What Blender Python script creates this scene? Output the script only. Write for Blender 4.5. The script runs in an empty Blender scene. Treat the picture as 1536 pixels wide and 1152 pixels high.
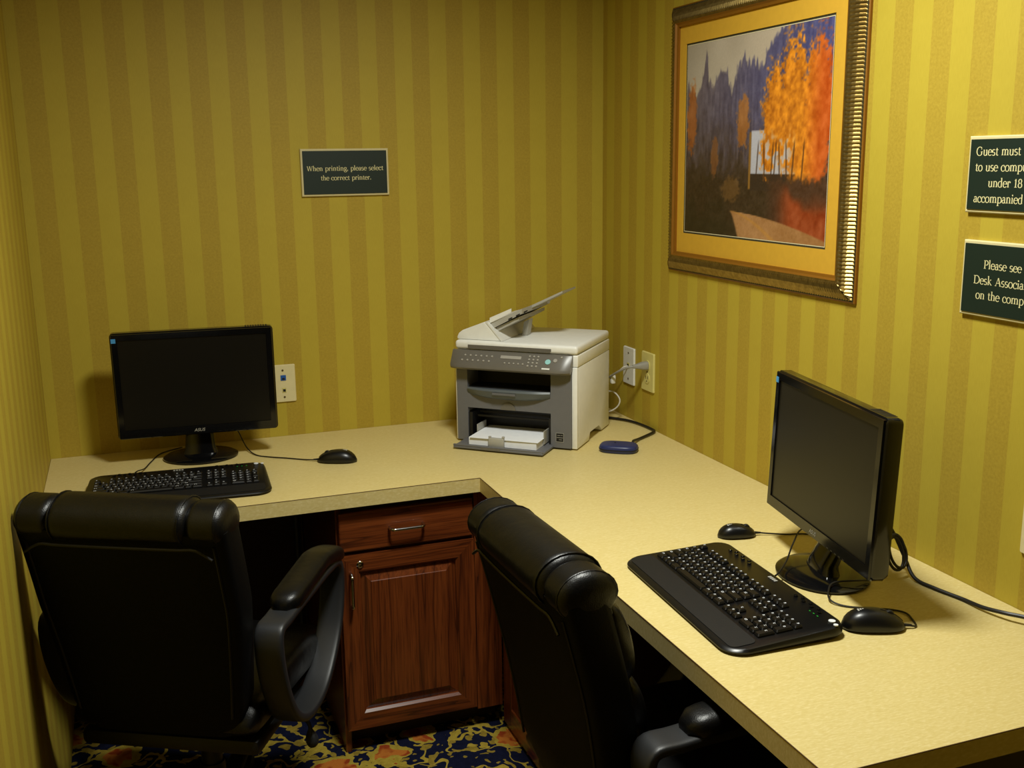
import bpy, bmesh, math, random
import numpy as np
from mathutils import Vector, Matrix
random.seed(7)
PI = math.pi
scene = bpy.context.scene
COL = scene.collection

# ------------------------------------------------------------------ camera, world, light, exposure
CAM_LOC = (-1.4951, -3.2048, 1.5688)
YAW, PITCH, ROLL, FPX = 0.3497, 0.2093, -0.0136, 1582.74
_f = Vector((math.sin(YAW)*math.cos(PITCH), math.cos(YAW)*math.cos(PITCH), -math.sin(PITCH)))
_r0 = Vector((math.cos(YAW), -math.sin(YAW), 0)); _u0 = _r0.cross(_f)
_r = _r0*math.cos(ROLL)+_u0*math.sin(ROLL); _u = _u0*math.cos(ROLL)-_r0*math.sin(ROLL)
cam_d = bpy.data.cameras.new('camera'); cam = bpy.data.objects.new('camera', cam_d); COL.objects.link(cam)
cam_d.sensor_width = 36; cam_d.lens = FPX*36/1536; cam_d.clip_start = .02
cam.matrix_world = Matrix(((_r.x,_u.x,-_f.x,CAM_LOC[0]),(_r.y,_u.y,-_f.y,CAM_LOC[1]),(_r.z,_u.z,-_f.z,CAM_LOC[2]),(0,0,0,1)))
scene.camera = cam
world = bpy.data.worlds.new('world'); scene.world = world; world.use_nodes = True
world.node_tree.nodes['Background'].inputs[0].default_value = (1, .9, .7, 1)
world.node_tree.nodes['Background'].inputs[1].default_value = 0.0
LAMPS = [((-.80, -1.57), 31.5)]          # recessed ceiling lamps: place, watts
LAMP_SPREAD = 163         # the lamp sits in a recess, so little light reaches the tops of the walls
LAMP_COL = (.98, .99, .90)
scene.view_settings.view_transform = 'Standard'; scene.view_settings.look = 'None'
scene.view_settings.gamma = 1; scene.view_settings.use_curve_mapping = False
scene.view_settings.exposure = 0.0

# ------------------------------------------------------------------ key dimensions (metres)
H = .745            # worktop height
TT = .0385          # worktop thickness
W = 1.741           # alcove width: left wall at x = -W, right wall at x = 0, back wall at y = 0
D1, D2, LEN = .650, .657, 2.136
CEIL = 2.44
YB = -4.3           # wall behind the camera

# ------------------------------------------------------------------ node helpers
def srgb(r, g, b):
    f = lambda c: (c/255/12.92) if c/255 <= .04045 else ((c/255+.055)/1.055)**2.4
    return (f(r), f(g), f(b), 1)
def newmat(name):
    m = bpy.data.materials.new(name); m.use_nodes = True
    nt = m.node_tree; return m, nt, nt.nodes['Principled BSDF']
def N(nt, t, **kw):
    n = nt.nodes.new(t)
    for k, v in kw.items(): setattr(n, k, v)
    return n
def L(nt, a, b): nt.links.new(a, b)
def math_node(nt, op, a, b=None):
    n = N(nt, 'ShaderNodeMath', operation=op)
    for i, v in enumerate((a, b)):
        if v is None: continue
        if isinstance(v, (int, float)): n.inputs[i].default_value = v
        else: L(nt, v, n.inputs[i])
    return n.outputs[0]
def noise(nt, vec, scale, detail=2, rough=.5, mapping=None):
    if mapping is not None:
        mp = N(nt, 'ShaderNodeMapping'); mp.inputs['Scale'].default_value = mapping
        L(nt, vec, mp.inputs['Vector']); vec = mp.outputs[0]
    n = N(nt, 'ShaderNodeTexNoise'); n.inputs['Scale'].default_value = scale
    n.inputs['Detail'].default_value = detail; n.inputs['Roughness'].default_value = rough
    L(nt, vec, n.inputs['Vector']); return n.outputs['Fac']
def ramp(nt, fac, stops):
    r = N(nt, 'ShaderNodeValToRGB'); el = r.color_ramp.elements
    while len(el) < len(stops): el.new(.5)
    for e, (p, c) in zip(el, stops): e.position = p; e.color = c if len(c) == 4 else (*c, 1)
    L(nt, fac, r.inputs[0]); return r.outputs[0]
def mix(nt, fac, a, b, mode='MIX'):
    n = N(nt, 'ShaderNodeMix', data_type='RGBA', blend_type=mode)
    for s, v in ((n.inputs['Factor'], fac), (n.inputs['A'], a), (n.inputs['B'], b)):
        if isinstance(v, (int, float)): s.default_value = v
        elif isinstance(v, tuple): s.default_value = v if len(v) == 4 else (*v, 1)
        else: L(nt, v, s)
    return n.outputs['Result']
def bump(nt, b, height, strength, dist=.001):
    n = N(nt, 'ShaderNodeBump'); n.inputs['Strength'].default_value = strength; n.inputs['Distance'].default_value = dist
    L(nt, height, n.inputs['Height']); L(nt, n.outputs[0], b.inputs['Normal'])
def plain(name, col, rough=.5, metal=0, grain=0, gscale=400, spec=.5, coat=0):
    m, nt, b = newmat(name)
    b.inputs['Roughness'].default_value = rough; b.inputs['Metallic'].default_value = metal
    b.inputs['Specular IOR Level'].default_value = spec; b.inputs['Coat Weight'].default_value = coat
    tc = N(nt, 'ShaderNodeTexCoord').outputs['Object']
    f = noise(nt, tc, 60, 3)
    L(nt, mix(nt, f, tuple(c*.93 for c in col[:3]), tuple(min(1, c*1.07) for c in col[:3])), b.inputs['Base Color'])
    if grain: bump(nt, b, noise(nt, tc, gscale, 2), grain)
    return m

M = {}
def wallpaper(name, axis, phase):
    m, nt, b = newmat(name)
    pos = N(nt, 'ShaderNodeNewGeometry').outputs['Position']
    sp = N(nt, 'ShaderNodeSeparateXYZ'); L(nt, pos, sp.inputs[0])
    t = math_node(nt, 'FRACT', math_node(nt, 'DIVIDE', math_node(nt, 'SUBTRACT', sp.outputs[axis], phase), .108))
    dark = math_node(nt, 'LESS_THAN', t, .5)
    mott = noise(nt, pos, 170, 3, .7); weave = noise(nt, pos, 1, 2, .6, (700, 700, 60)); blot = noise(nt, pos, 18, 2)
    cd = mix(nt, mott, srgb(146, 120, 32), srgb(194, 168, 62))
    cl = mix(nt, weave, srgb(174, 154, 48), srgb(192, 171, 60))
    c = mix(nt, dark, cl, cd)
    c = mix(nt, .12, c, mix(nt, blot, srgb(150, 125, 32), srgb(200, 178, 70)))
    L(nt, c, b.inputs['Base Color']); b.inputs['Roughness'].default_value = .55
    b.inputs['Specular IOR Level'].default_value = .3
    bump(nt, b, mott, .12, .0006)
    return m
M['wall_back'] = wallpaper('striped_wallpaper_back', 'X', -1.7124)
M['wall_side'] = wallpaper('striped_wallpaper_side', 'Y', -1.651)
M['ceiling'] = plain('ceiling_paint', srgb(122, 114, 96), .9)

def carpet():
    m, nt, b = newmat('floral_carpet')
    pos = N(nt, 'ShaderNodeNewGeometry').outputs['Position']
    wob = N(nt, 'ShaderNodeTexNoise'); wob.inputs['Scale'].default_value = 14; L(nt, pos, wob.inputs['Vector'])
    off = N(nt, 'ShaderNodeVectorMath', operation='SCALE'); off.inputs['Scale'].default_value = .07
    L(nt, wob.outputs['Color'], off.inputs[0])
    add = N(nt, 'ShaderNodeVectorMath', operation='ADD'); L(nt, pos, add.inputs[0]); L(nt, off.outputs[0], add.inputs[1])
    v = add.outputs[0]
    f1 = noise(nt, v, 30, 1); f2 = noise(nt, pos, 70, 2); f3 = noise(nt, v, 11, 1)
    navy = mix(nt, f2, srgb(9, 13, 30), srgb(24, 28, 56))
    def band(f, w): return math_node(nt, 'LESS_THAN', math_node(nt, 'ABSOLUTE', math_node(nt, 'SUBTRACT', f, .5)), w)
    gold = mix(nt, f2, srgb(140, 116, 34), srgb(196, 172, 70))
    c = mix(nt, band(f3, .022), navy, gold)
    c = mix(nt, math_node(nt, 'GREATER_THAN', f1, .60), c, mix(nt, f2, srgb(110, 92, 30), srgb(172, 146, 58)))
    cell = N(nt, 'ShaderNodeTexVoronoi'); cell.inputs['Scale'].default_value = 6.5; L(nt, v, cell.inputs['Vector'])
    d = math_node(nt, 'ADD', cell.outputs['Distance'], math_node(nt, 'MULTIPLY', math_node(nt, 'SUBTRACT', f1, .5), .35))
    keep = math_node(nt, 'GREATER_THAN', cell.outputs['Color'], .45)
    c = mix(nt, math_node(nt, 'MULTIPLY', math_node(nt, 'LESS_THAN', d, .42), keep), c, gold)
    c = mix(nt, math_node(nt, 'MULTIPLY', math_node(nt, 'LESS_THAN', d, .33), keep), c, mix(nt, ramp(nt, f1, [(.40, (0, 0, 0)), (.52, (1, 1, 1))]), srgb(150, 62, 26), srgb(188, 112, 44)))
    L(nt, c, b.inputs['Base Color']); b.inputs['Roughness'].default_value = .95; b.inputs['Specular IOR Level'].default_value = .1
    bump(nt, b, noise(nt, pos, 420, 2), .7, .004)
    return m
M['carpet'] = carpet()

def laminate():
    m, nt, b = newmat('maple_laminate')
    pos = N(nt, 'ShaderNodeNewGeometry').outputs['Position']
    a = noise(nt, pos, 1, 4, .6, (26, 190, 60)); c2 = noise(nt, pos, 5, 2); fl = noise(nt, pos, 1, 2, .6, (95, 330, 200))
    c = mix(nt, a, srgb(203, 184, 116), srgb(224, 207, 148))
    c = mix(nt, math_node(nt, 'MULTIPLY', c2, .35), c, srgb(212, 186, 104))
    c = mix(nt, math_node(nt, 'MULTIPLY', ramp(nt, fl, [(.50, (0, 0, 0)), (.68, (1, 1, 1))]), .24), c, srgb(248, 234, 188))
    c = mix(nt, math_node(nt, 'MULTIPLY', ramp(nt, fl, [(.32, (1, 1, 1)), (.46, (0, 0, 0))]), .16), c, srgb(188, 158, 84))
    L(nt, c, b.inputs['Base Color']); b.inputs['Roughness'].default_value = .42; b.inputs['Specular IOR Level'].default_value = .35
    bump(nt, b, fl, .03, .0006)
    return m
M['laminate'] = laminate()
M['seam'] = plain('edge_seam_brown', srgb(92, 66, 34), .6)

def oak(name, axis):
    m, nt, b = newmat(name)
    tc = N(nt, 'ShaderNodeTexCoord').outputs['Object']
    st = {'X': (1.2, 26, 26), 'Y': (26, 1.2, 26), 'Z': (26, 26, 1.2)}[axis]
    st2 = {'X': (9, 330, 330), 'Y': (330, 9, 330), 'Z': (330, 330, 9)}[axis]
    big = noise(nt, tc, 1, 3, .55, tuple(s*.5 for s in st)); pores = noise(nt, tc, 1, 2, .6, st2)
    rings = math_node(nt, 'FRACT', math_node(nt, 'MULTIPLY', big, 9))
    c = ramp(nt, rings, [(0, srgb(58, 25, 11)), (.18, srgb(106, 50, 20)), (.7, srgb(124, 62, 26)), (1, srgb(96, 45, 18))])
    c = mix(nt, math_node(nt, 'MULTIPLY', ramp(nt, pores, [(.48, (0, 0, 0)), (.64, (1, 1, 1))]), .6), c, srgb(66, 26, 10))
    L(nt, c, b.inputs['Base Color']); b.inputs['Roughness'].default_value = .32; b.inputs['Coat Weight'].default_value = .25
    b.inputs['Coat Roughness'].default_value = .2
    bump(nt, b, pores, .1, .0005)
    return m
M['oak_x'] = oak('stained_oak_x', 'X'); M['oak_y'] = oak('stained_oak_y', 'Y'); M['oak_z'] = oak('stained_oak_z', 'Z')
M['oak_dark'] = plain('dark_toe_kick', srgb(46, 24, 14), .6)

def leather():
    m, nt, b = newmat('black_leather')
    tc = N(nt, 'ShaderNodeTexCoord').outputs['Object']
    L(nt, mix(nt, noise(nt, tc, 20, 3), srgb(5, 5, 5), srgb(9, 9, 9)), b.inputs['Base Color'])
    v = N(nt, 'ShaderNodeTexVoronoi'); v.inputs['Scale'].default_value = 420; L(nt, tc, v.inputs['Vector'])
    w = noise(nt, tc, 14, 3)
    hgt = math_node(nt, 'ADD', math_node(nt, 'MULTIPLY', v.outputs['Distance'], .25), math_node(nt, 'MULTIPLY', w, 5))
    bump(nt, b, hgt, .35, .002)
    b.inputs['Roughness'].default_value = .38; b.inputs['Specular IOR Level'].default_value = .4
    return m
M['leather'] = leather()
M['leather_back'] = plain('matte_black_vinyl', srgb(4, 4, 4), .6, grain=.3, gscale=300, spec=.15)
M['chair_plastic'] = plain('dark_grey_chair_plastic', srgb(36, 37, 39), .45, grain=.15, gscale=700)
M['chair_black'] = plain('black_chair_plastic', srgb(10, 10, 11), .5)
M['black_gloss'] = plain('glossy_black_plastic', srgb(12, 12, 13), .12)
M['black_satin'] = plain('satin_black_plastic', srgb(11, 11, 12), .33)
M['black_matte'] = plain('matte_black_plastic', srgb(13, 13, 14), .55, grain=.2)
M['screen'] = plain('dark_lcd_screen', srgb(20, 18, 14), .32, spec=.3)
M['key'] = plain('black_keycap', srgb(12, 12, 13), .38)
M['legend'] = plain('white_key_print', srgb(225, 228, 232), .5)
M['silver_print'] = plain('silver_print', srgb(170, 168, 160), .4)
M['sticker_blue'] = plain('blue_sticker', srgb(70, 150, 210), .5)
M['green_print'] = plain('green_print', srgb(40, 160, 50), .5)
M['chrome'] = plain('chrome', srgb(200, 200, 202), .15, 1)
M['cable'] = plain('black_cable', srgb(22, 19, 17), .45)
M['cable_grey'] = plain('grey_cable', srgb(150, 148, 140), .5)
M['cable_white'] = plain('white_cable', srgb(214, 210, 198), .5)
M['pr_white'] = plain('printer_off_white', srgb(236, 236, 230), .42, grain=.08)
M['pr_dark'] = plain('printer_charcoal', srgb(106, 106, 109), .45, grain=.1)
M['pr_panel'] = plain('printer_panel_grey', srgb(104, 100, 92), .32)
M['pr_lip'] = plain('printer_slate', srgb(88, 95, 99), .4)
M['pr_black'] = plain('printer_cavity_black', srgb(12, 12, 13), .5)
M['pr_grey'] = plain('printer_light_grey', srgb(172, 170, 160), .45)
M['btn'] = plain('button_grey', srgb(160, 156, 146), .4)
M['btn_cyan'] = plain('button_pale_cyan', srgb(150, 205, 205), .4)
M['paper'] = plain('white_paper', srgb(244, 246, 250), .8)
M['ivory'] = plain('ivory_plastic', srgb(224, 212, 162), .4)
M['ivory2'] = plain('yellowed_ivory_plastic', srgb(214, 204, 128), .4)
M['white_pl'] = plain('white_plastic', srgb(226, 226, 220), .4)
M['screw'] = plain('screw_brass', srgb(120, 105, 70), .4, .8)
M['jack_blue'] = plain('blue_jack', srgb(30, 90, 170), .45)
M['hole'] = plain('dark_hole', srgb(20, 18, 14), .7)
M['blue_box'] = plain('navy_blue_plastic', srgb(34, 44, 92), .38)
M['sign_edge'] = plain('sign_ivory_edge', srgb(214, 202, 152), .45)
M['sign_green'] = plain('sign_dark_green', srgb(11, 33, 24), .5)
M['sign_text'] = plain('sign_letter_cream', srgb(222, 214, 160), .5)
M['mat_gold'] = plain('gold_mat_board', srgb(206, 160, 44), .7)
M['mat_line'] = plain('mat_dark_line', srgb(52, 50, 34), .6)
M['mat_bevel'] = plain('mat_bevel_cream', srgb(224, 214, 176), .6)
M['frame_lip'] = plain('frame_brown_lip', srgb(140, 92, 24), .4, .3)
M['conduit'] = plain('grey_blue_conduit', srgb(70, 74, 92), .4, .5)
M['lamp_trim'] = plain('lamp_trim_white', srgb(230, 228, 220), .4)
def gilt():
    m, nt, b = newmat('antique_gilt')
    tc = N(nt, 'ShaderNodeTexCoord').outputs['Object']
    L(nt, mix(nt, noise(nt, tc, 90, 3), srgb(96, 76, 34), srgb(168, 144, 84)), b.inputs['Base Color'])
    b.inputs['Metallic'].default_value = .85; b.inputs['Roughness'].default_value = .3
    return m
M['gilt'] = gilt()

# ------------------------------------------------------------------ object helpers
def tag(o, label=None, cat=None, group=None, kind=None):
    if label: o['label'] = label
    if cat: o['category'] = cat
    if group: o['group'] = group
    if kind: o['kind'] = kind
    return o
def thing(name, label, cat, loc=(0, 0, 0), rz=0, group=None):
    o = bpy.data.objects.new(name, None); COL.objects.link(o)
    o.location = loc; o.rotation_euler = (0, 0, rz); o.empty_display_size = .05
    return tag(o, label, cat, group)
def obj(name, bm, mat, parent=None, smooth=False, angle=None):
    me = bpy.data.meshes.new(name)
    bmesh.ops.recalc_face_normals(bm, faces=bm.faces[:])
    bm.to_mesh(me); bm.free()
    if smooth:
        for p in me.polygons: p.use_smooth = True
        me.set_sharp_from_angle(angle=angle or math.radians(40))
    me.materials.append(M[mat] if isinstance(mat, str) else mat)
    o = bpy.data.objects.new(name, me); COL.objects.link(o)
    if parent: o.parent = parent
    return o
def inst(name, me, parent, loc=(0, 0, 0), scale=(1, 1, 1)):
    o = bpy.data.objects.new(name, me); COL.objects.link(o); o.parent = parent; o.location = loc; o.scale = scale
    return o
def box(x0, x1, y0, y1, z0, z1, bev=0, seg=2, bm=None):
    b = bmesh.new()
    vs = [b.verts.new((x, y, z)) for x in (x0, x1) for y in (y0, y1) for z in (z0, z1)]
    for f in ((0,1,3,2),(4,6,7,5),(0,4,5,1),(2,3,7,6),(0,2,6,4),(1,5,7,3)): b.faces.new([vs[i] for i in f])
    if bev: bmesh.ops.bevel(b, geom=b.edges[:], offset=bev, segments=seg, profile=.5, affect='EDGES')
    if bm is None: return b
    me = bpy.data.meshes.new('t'); b.to_mesh(me); b.free(); bm.from_mesh(me); bpy.data.meshes.remove(me); return bm
def prism(pts, axis, a, b_, bev=0, seg=2, bm=None):
    """extrude a 2D outline along an axis; pts are the two other coordinates in xyz order"""
    b = bm or bmesh.new()
    def P(p, t):
        return {'x': (t, p[0], p[1]), 'y': (p[0], t, p[1]), 'z': (p[0], p[1], t)}[axis]
    lo = [b.verts.new(P(p, a)) for p in pts]; hi = [b.verts.new(P(p, b_)) for p in pts]; n = len(pts)
    fs = [b.faces.new(lo), b.faces.new(hi[::-1])]
    for i in range(n): fs.append(b.faces.new((lo[i], lo[(i+1) % n], hi[(i+1) % n], hi[i])))
    if bev:
        es = list({e for f in fs for e in f.edges})
        bmesh.ops.bevel(b, geom=es, offset=bev, segments=seg, profile=.5, affect='EDGES')
    return b
def loft(rings, closed=False, cap=True, bm=None):
    b = bm or bmesh.new()
    R = [[b.verts.new(p) for p in r] for r in rings]; n = len(rings[0]); m = len(R)
    for i in range(m if closed else m-1):
        A, B = R[i], R[(i+1) % m]
        for j in range(n): b.faces.new((A[j], A[(j+1) % n], B[(j+1) % n], B[j]))
    if cap and not closed: b.faces.new(R[0]); b.faces.new(R[-1][::-1])
    return b
def smooth_path(pts, n=6, closed=False):
    pts = [Vector(p) for p in pts]; out = []; m = len(pts)
    for i in range(m if closed else m-1):
        if closed: p0, p1, p2, p3 = pts[i-1], pts[i], pts[(i+1) % m], pts[(i+2) % m]
        else: p0, p1, p2, p3 = pts[max(i-1, 0)], pts[i], pts[i+1], pts[min(i+2, m-1)]
        for k in range(n):
            t = k/n
            out.append(.5*((2*p1)+(p2-p0)*t+(2*p0-5*p1+4*p2-p3)*t*t+(3*p1-p0-3*p2+p3)*t**3))
    if not closed: out.append(pts[-1])
    return out
def tube(pts, r, seg=8, n=6, closed=False, smoothp=True, bm=None, cap=True):
    P = smooth_path(pts, n, closed) if smoothp else [Vector(p) for p in pts]
    rings = []; m = len(P); up = None
    for i, p in enumerate(P):
        t = ((P[(i+1) % m]-P[i-1]) if closed else (P[min(i+1, m-1)]-P[max(i-1, 0)])).normalized()
        if up is None: up = t.orthogonal().normalized()
        up = (up-t*up.dot(t)).normalized(); s = t.cross(up)
        rr = r(i/(m-1)) if callable(r) else r
        rings.append([p+up*math.cos(a)*rr+s*math.sin(a)*rr for a in [2*PI*k/seg for k in range(seg)]])
    return loft(rings, closed, cap, bm)
def cyl(p, axis, r, h, seg=20, bev=0, r2=None, bm=None):
    d = {'x': Vector((1,0,0)), 'y': Vector((0,1,0)), 'z': Vector((0,0,1))}[axis]
    p = Vector(p); q = p+d*h; r2 = r if r2 is None else r2
    a = {'x': Vector((0,1,0)), 'y': Vector((0,0,1)), 'z': Vector((1,0,0))}[axis]; c = d.cross(a)
    ring = lambda o, rr: [o+a*math.cos(2*PI*k/seg)*rr+c*math.sin(2*PI*k/seg)*rr for k in range(seg)]
    if bev: rings = [ring(p, r-bev), ring(p+d*bev, r), ring(q-d*bev, r2), ring(q, r2-bev)]
    else: rings = [ring(p, r), ring(q, r2)]
    return loft(rings, bm=bm)
def lathe(prof, seg=32, bm=None):
    return loft([[(r*math.cos(2*PI*k/seg), r*math.sin(2*PI*k/seg), z) for k in range(seg)] for r, z in prof], bm=bm)
def sup(a, b, e=3, n=20, skew=0):
    out = []
    for k in range(n):
        t = 2*PI*k/n; c, s = math.cos(t), math.sin(t)
        out.append((a*math.copysign(abs(c)**(2/e), c), b*math.copysign(abs(s)**(2/e), s)))
    return out
def rrect(w, h, r, n=5, cx=0, cy=0):
    out = []
    for sx, sy, a0 in ((1, 1, 0), (-1, 1, 90), (-1, -1, 180), (1, -1, 270)):
        for k in range(n+1):
            a = math.radians(a0+90*k/n); out.append((cx+sx*(w/2-r)+r*math.cos(a), cy+sy*(h/2-r)+r*math.sin(a)))
    return out
def structure(name, bm, mat): return tag(obj(name, bm, mat), kind='structure')
def group_copy(root, loc, rz, label):
    r = root.copy(); COL.objects.link(r); r.location = loc; r.rotation_euler = (0, 0, rz); r['label'] = label
    for ch in list(root.children):
        c = ch.copy(); COL.objects.link(c); c.parent = r
        for g in list(ch.children):
            d = g.copy(); COL.objects.link(d); d.parent = c
    return r

# ------------------------------------------------------------------ lettering: a small serif alphabet drawn from strokes
class Pen:
    T, t = .098, .045
    def __init__(s): s.q = []
    def quad(s, *p): s.q.append(p)
    def V(s, x, y0, y1, w=None):
        w = (w or s.T)/2; s.quad((x-w, y0), (x+w, y0), (x+w, y1), (x-w, y1))
    def Hh(s, x0, x1, y, w=None):
        w = (w or s.t)/2; s.quad((x0, y-w), (x1, y-w), (x1, y+w), (x0, y+w))
    def D(s, x0, y0, x1, y1, w):
        w /= 2; s.quad((x0-w, y0), (x0+w, y0), (x1+w, y1), (x1-w, y1))
    def S(s, x, y, w=.2): s.Hh(x-w/2, x+w/2, y+(.018 if y < .2 else -.018), .036)
    def A(s, cx, cy, rx, ry, a0, a1, T=None, n=10):
        T = T or s.T
        for k in range(n):
            pts = []
            for kk in (k, k+1):
                a = math.radians(a0+(a1-a0)*kk/n); w = (s.t+(T-s.t)*abs(math.cos(a))**1.3)/2
                pts.append(((cx+(rx-w)*math.cos(a), cy+(ry-w)*math.sin(a)), (cx+(rx+w)*math.cos(a), cy+(ry+w)*math.sin(a))))
            s.quad(pts[0][0], pts[0][1], pts[1][1], pts[1][0])
    def dot(s, x, y, r=.06): s.quad((x-r, y-r*.6), (x, y-r*1.15), (x+r, y-r*.6), (x+r, y+r*.6)); s.quad((x+r, y+r*.6), (x, y+r*1.15), (x-r, y+r*.6), (x-r, y-r*.6))
XH, CP, AS, DE = .46, .68, .74, -.24
def glyph(c):
    p = Pen(); T = p.T
    if c in 'hnmru':
        if c == 'h': p.V(.12, 0, AS); p.S(.12, 0); p.Hh(.03, .12, AS-.02, .04)
        elif c != 'u': p.V(.12, 0, XH); p.S(.12, 0); p.Hh(.03, .12, XH-.02, .04)
        if c in 'hn': p.A(.25, XH-.15, .15, .15, 0, 150); p.V(.40, 0, XH-.15); p.S(.40, 0); adv = .53
        elif c == 'm':
            for k in (0, 1): x = .12+.27*k; p.A(x+.135, XH-.14, .135, .14, 0, 150); p.V(x+.27, 0, XH-.14); p.S(x+.27, 0)
            adv = .79
        elif c == 'r': p.A(.24, XH-.14, .12, .14, 60, 150); p.dot(.31, XH-.06, .055); adv = .39
        else:
            p.V(.12, .14, XH); p.Hh(.03, .12, XH-.02, .04); p.A(.25, .15, .14, .16, 180, 330); p.V(.40, 0, XH); p.Hh(.31, .4, XH-.02, .04); p.Hh(.4, .48, .02, .04); adv = .53
    elif c in 'bpdoceg':
        if c == 'g':
            p.A(.22, .30, .15, .17, 0, 360, n=16); p.A(.22, -.10, .18, .13, 0, 360, n=16); p.Hh(.10, .34, .065, .06); p.Hh(.34, .45, .42, .045); adv = .47
        elif c == 'o': p.A(.24, .225, .20, .24, 0, 360, n=18); adv = .49
        elif c == 'c': p.A(.24, .225, .20, .24, 50, 320, n=14); p.dot(.36, .36, .05); adv = .42
        elif c == 'e': p.A(.23, .225, .19, .24, 0, 320, n=16); p.Hh(.06, .41, .26, .04); adv = .44
        elif c == 'b': p.V(.12, 0, AS); p.Hh(.03, .12, AS-.02, .04); p.A(.26, .225, .20, .24, -140, 140, n=14); adv = .51
        elif c == 'p': p.V(.12, DE, XH); p.S(.12, DE); p.Hh(.03, .12, XH-.02, .04); p.A(.27, .225, .20, .24, -140, 140, n=14); adv = .52
        elif c == 'd': p.V(.38, 0, AS); p.Hh(.29, .38, AS-.02, .04); p.Hh(.38, .46, .02, .04); p.A(.24, .225, .20, .24, 40, 320, n=14); adv = .52
    elif c == 'a': p.V(.30, .06, .34); p.A(.20, .33, .11, .13, 10, 160); p.A(.17, .13, .13, .13, 60, 330); p.Hh(.29, .42, .025, .05); adv = .43
    elif c == 's': p.A(.18, .34, .125, .125, 40, 255); p.A(.18, .115, .135, .125, -145, 85); adv = .37
    elif c == 'i': p.V(.12, 0, XH); p.S(.12, 0); p.Hh(.03, .12, XH-.02, .04); p.dot(.12, .64, .06); adv = .26
    elif c == 'l': p.V(.12, 0, AS); p.S(.12, 0); p.Hh(.03, .12, AS-.02, .04); adv = .26
    elif c == 't': p.V(.14, .10, .58, .085); p.Hh(.03, .29, XH-.02, .045); p.A(.22, .11, .09, .11, 180, 320); adv = .32
    elif c == 'k': p.V(.12, 0, AS); p.S(.12, 0); p.Hh(.03, .12, AS-.02, .04); p.D(.16, .2, .36, XH, .05); p.D(.44, 0, .20, .26, .10); p.S(.36, XH, .16); p.S(.44, 0, .16); adv = .53
    elif c == ',': p.dot(.09, .05, .06); p.D(.06, -.13, .13, .03, .05); adv = .22
    elif c == '.': p.dot(.09, .05, .06); adv = .22
    elif c == 'W': p.D(.24, 0, .08, CP, .10); p.D(.26, 0, .42, CP, .045); p.D(.60, 0, .42, CP, .10); p.D(.62, 0, .80, CP, .045); p.S(.09, CP, .18); p.S(.42, CP, .18); p.S(.80, CP, .18); adv = .88
    elif c == 'G': p.A(.36, .34, .31, .35, 45, 320, n=16); p.V(.58, .07, .30); p.S(.58, .32, .2); p.V(.56, .46, .62, .04); adv = .73
    elif c == 'P': p.V(.14, 0, CP); p.S(.14, 0, .24); p.S(.12, CP, .2); p.A(.27, .49, .21, .19, -95, 95); p.Hh(.14, .28, CP-.02, .045); p.Hh(.14, .27, .31, .045); adv = .53
    elif c == 'D': p.V(.14, 0, CP); p.S(.12, 0, .2); p.S(.12, CP, .2); p.A(.30, .34, .35, .34, -92, 92, n=14); p.Hh(.14, .32, CP-.022, .045); p.Hh(.14, .32, .022, .045); adv = .72
    elif c == 'A': p.D(.08, 0, .33, CP, .045); p.D(.58, 0, .33, CP, .105); p.Hh(.17, .48, .24, .045); p.S(.08, 0, .18); p.S(.58, 0, .2); adv = .67
    elif c == '1': p.V(.2, 0, CP-.02); p.S(.2, 0, .26); p.D(.09, .53, .19, .64, .05); adv = .42
    elif c == '8': p.A(.22, .50, .15, .16, 0, 360, n=16); p.A(.22, .17, .18, .18, 0, 360, n=16); adv = .45
    else: adv = .31
    return p.q, adv
def text_quads(s):
    out = []; x = 0
    for c in s:
        q, adv = glyph(c)
        out += [[(px+x, py) for px, py in r] for r in q]; x += adv
    return out, x
def lettering(bm, s, O, ex, ez, nrm, width=None, height=None, x0=0, z0=0):
    """write a line of serif letters on a plane: O origin, ex reading direction, ez up, nrm outwards"""
    q, adv = text_quads(s); k = width/adv if width else height/CP
    for i, r in enumerate(q):
        off = nrm*(.0004+.00002*(i % 7))
        vs = [bm.verts.new(O+ex*(x0+px*k)+ez*(z0+pz*k)+off) for px, pz in r]
        bm.faces.new(vs)
    return k
def font_mesh(body, size=1, shear=0, extrude=0):
    cu = bpy.data.curves.new('t', 'FONT'); cu.body = body; cu.size = size; cu.shear = shear; cu.extrude = extrude
    cu.align_x = 'CENTER'; cu.align_y = 'CENTER'; cu.resolution_u = 3
    o = bpy.data.objects.new('t', cu); COL.objects.link(o)
    dg = bpy.context.evaluated_depsgraph_get(); me = bpy.data.meshes.new_from_object(o.evaluated_get(dg))
    bpy.data.objects.remove(o); bpy.data.curves.remove(cu); return me

# ------------------------------------------------------------------ room shell
def wall_quad(name, pts, thick_dir, mat):
    b = bmesh.new(); d = Vector(thick_dir)
    A = [b.verts.new(p) for p in pts]; B = [b.verts.new(Vector(p)+d) for p in pts]
    b.faces.new(A); b.faces.new(B[::-1])
    for i in range(4): b.faces.new((A[i], A[(i+1) % 4], B[(i+1) % 4], B[i]))
    return structure(name, b, mat)
XR = 0.0
wall_quad('floor', [(-W-.1, YB-.1, 0), (XR+.1, YB-.1, 0), (XR+.1, .1, 0), (-W-.1, .1, 0)], (0, 0, -.1), 'carpet')
wall_quad('ceiling', [(-W-.1, YB-.1, CEIL), (XR+.1, YB-.1, CEIL), (XR+.1, .1, CEIL), (-W-.1, .1, CEIL)], (0, 0, .1), 'ceiling')
wall_quad('wall_back', [(-W, 0, 0), (XR, 0, 0), (XR, 0, CEIL), (-W, 0, CEIL)], (0, .1, 0), 'wall_back')
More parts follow.
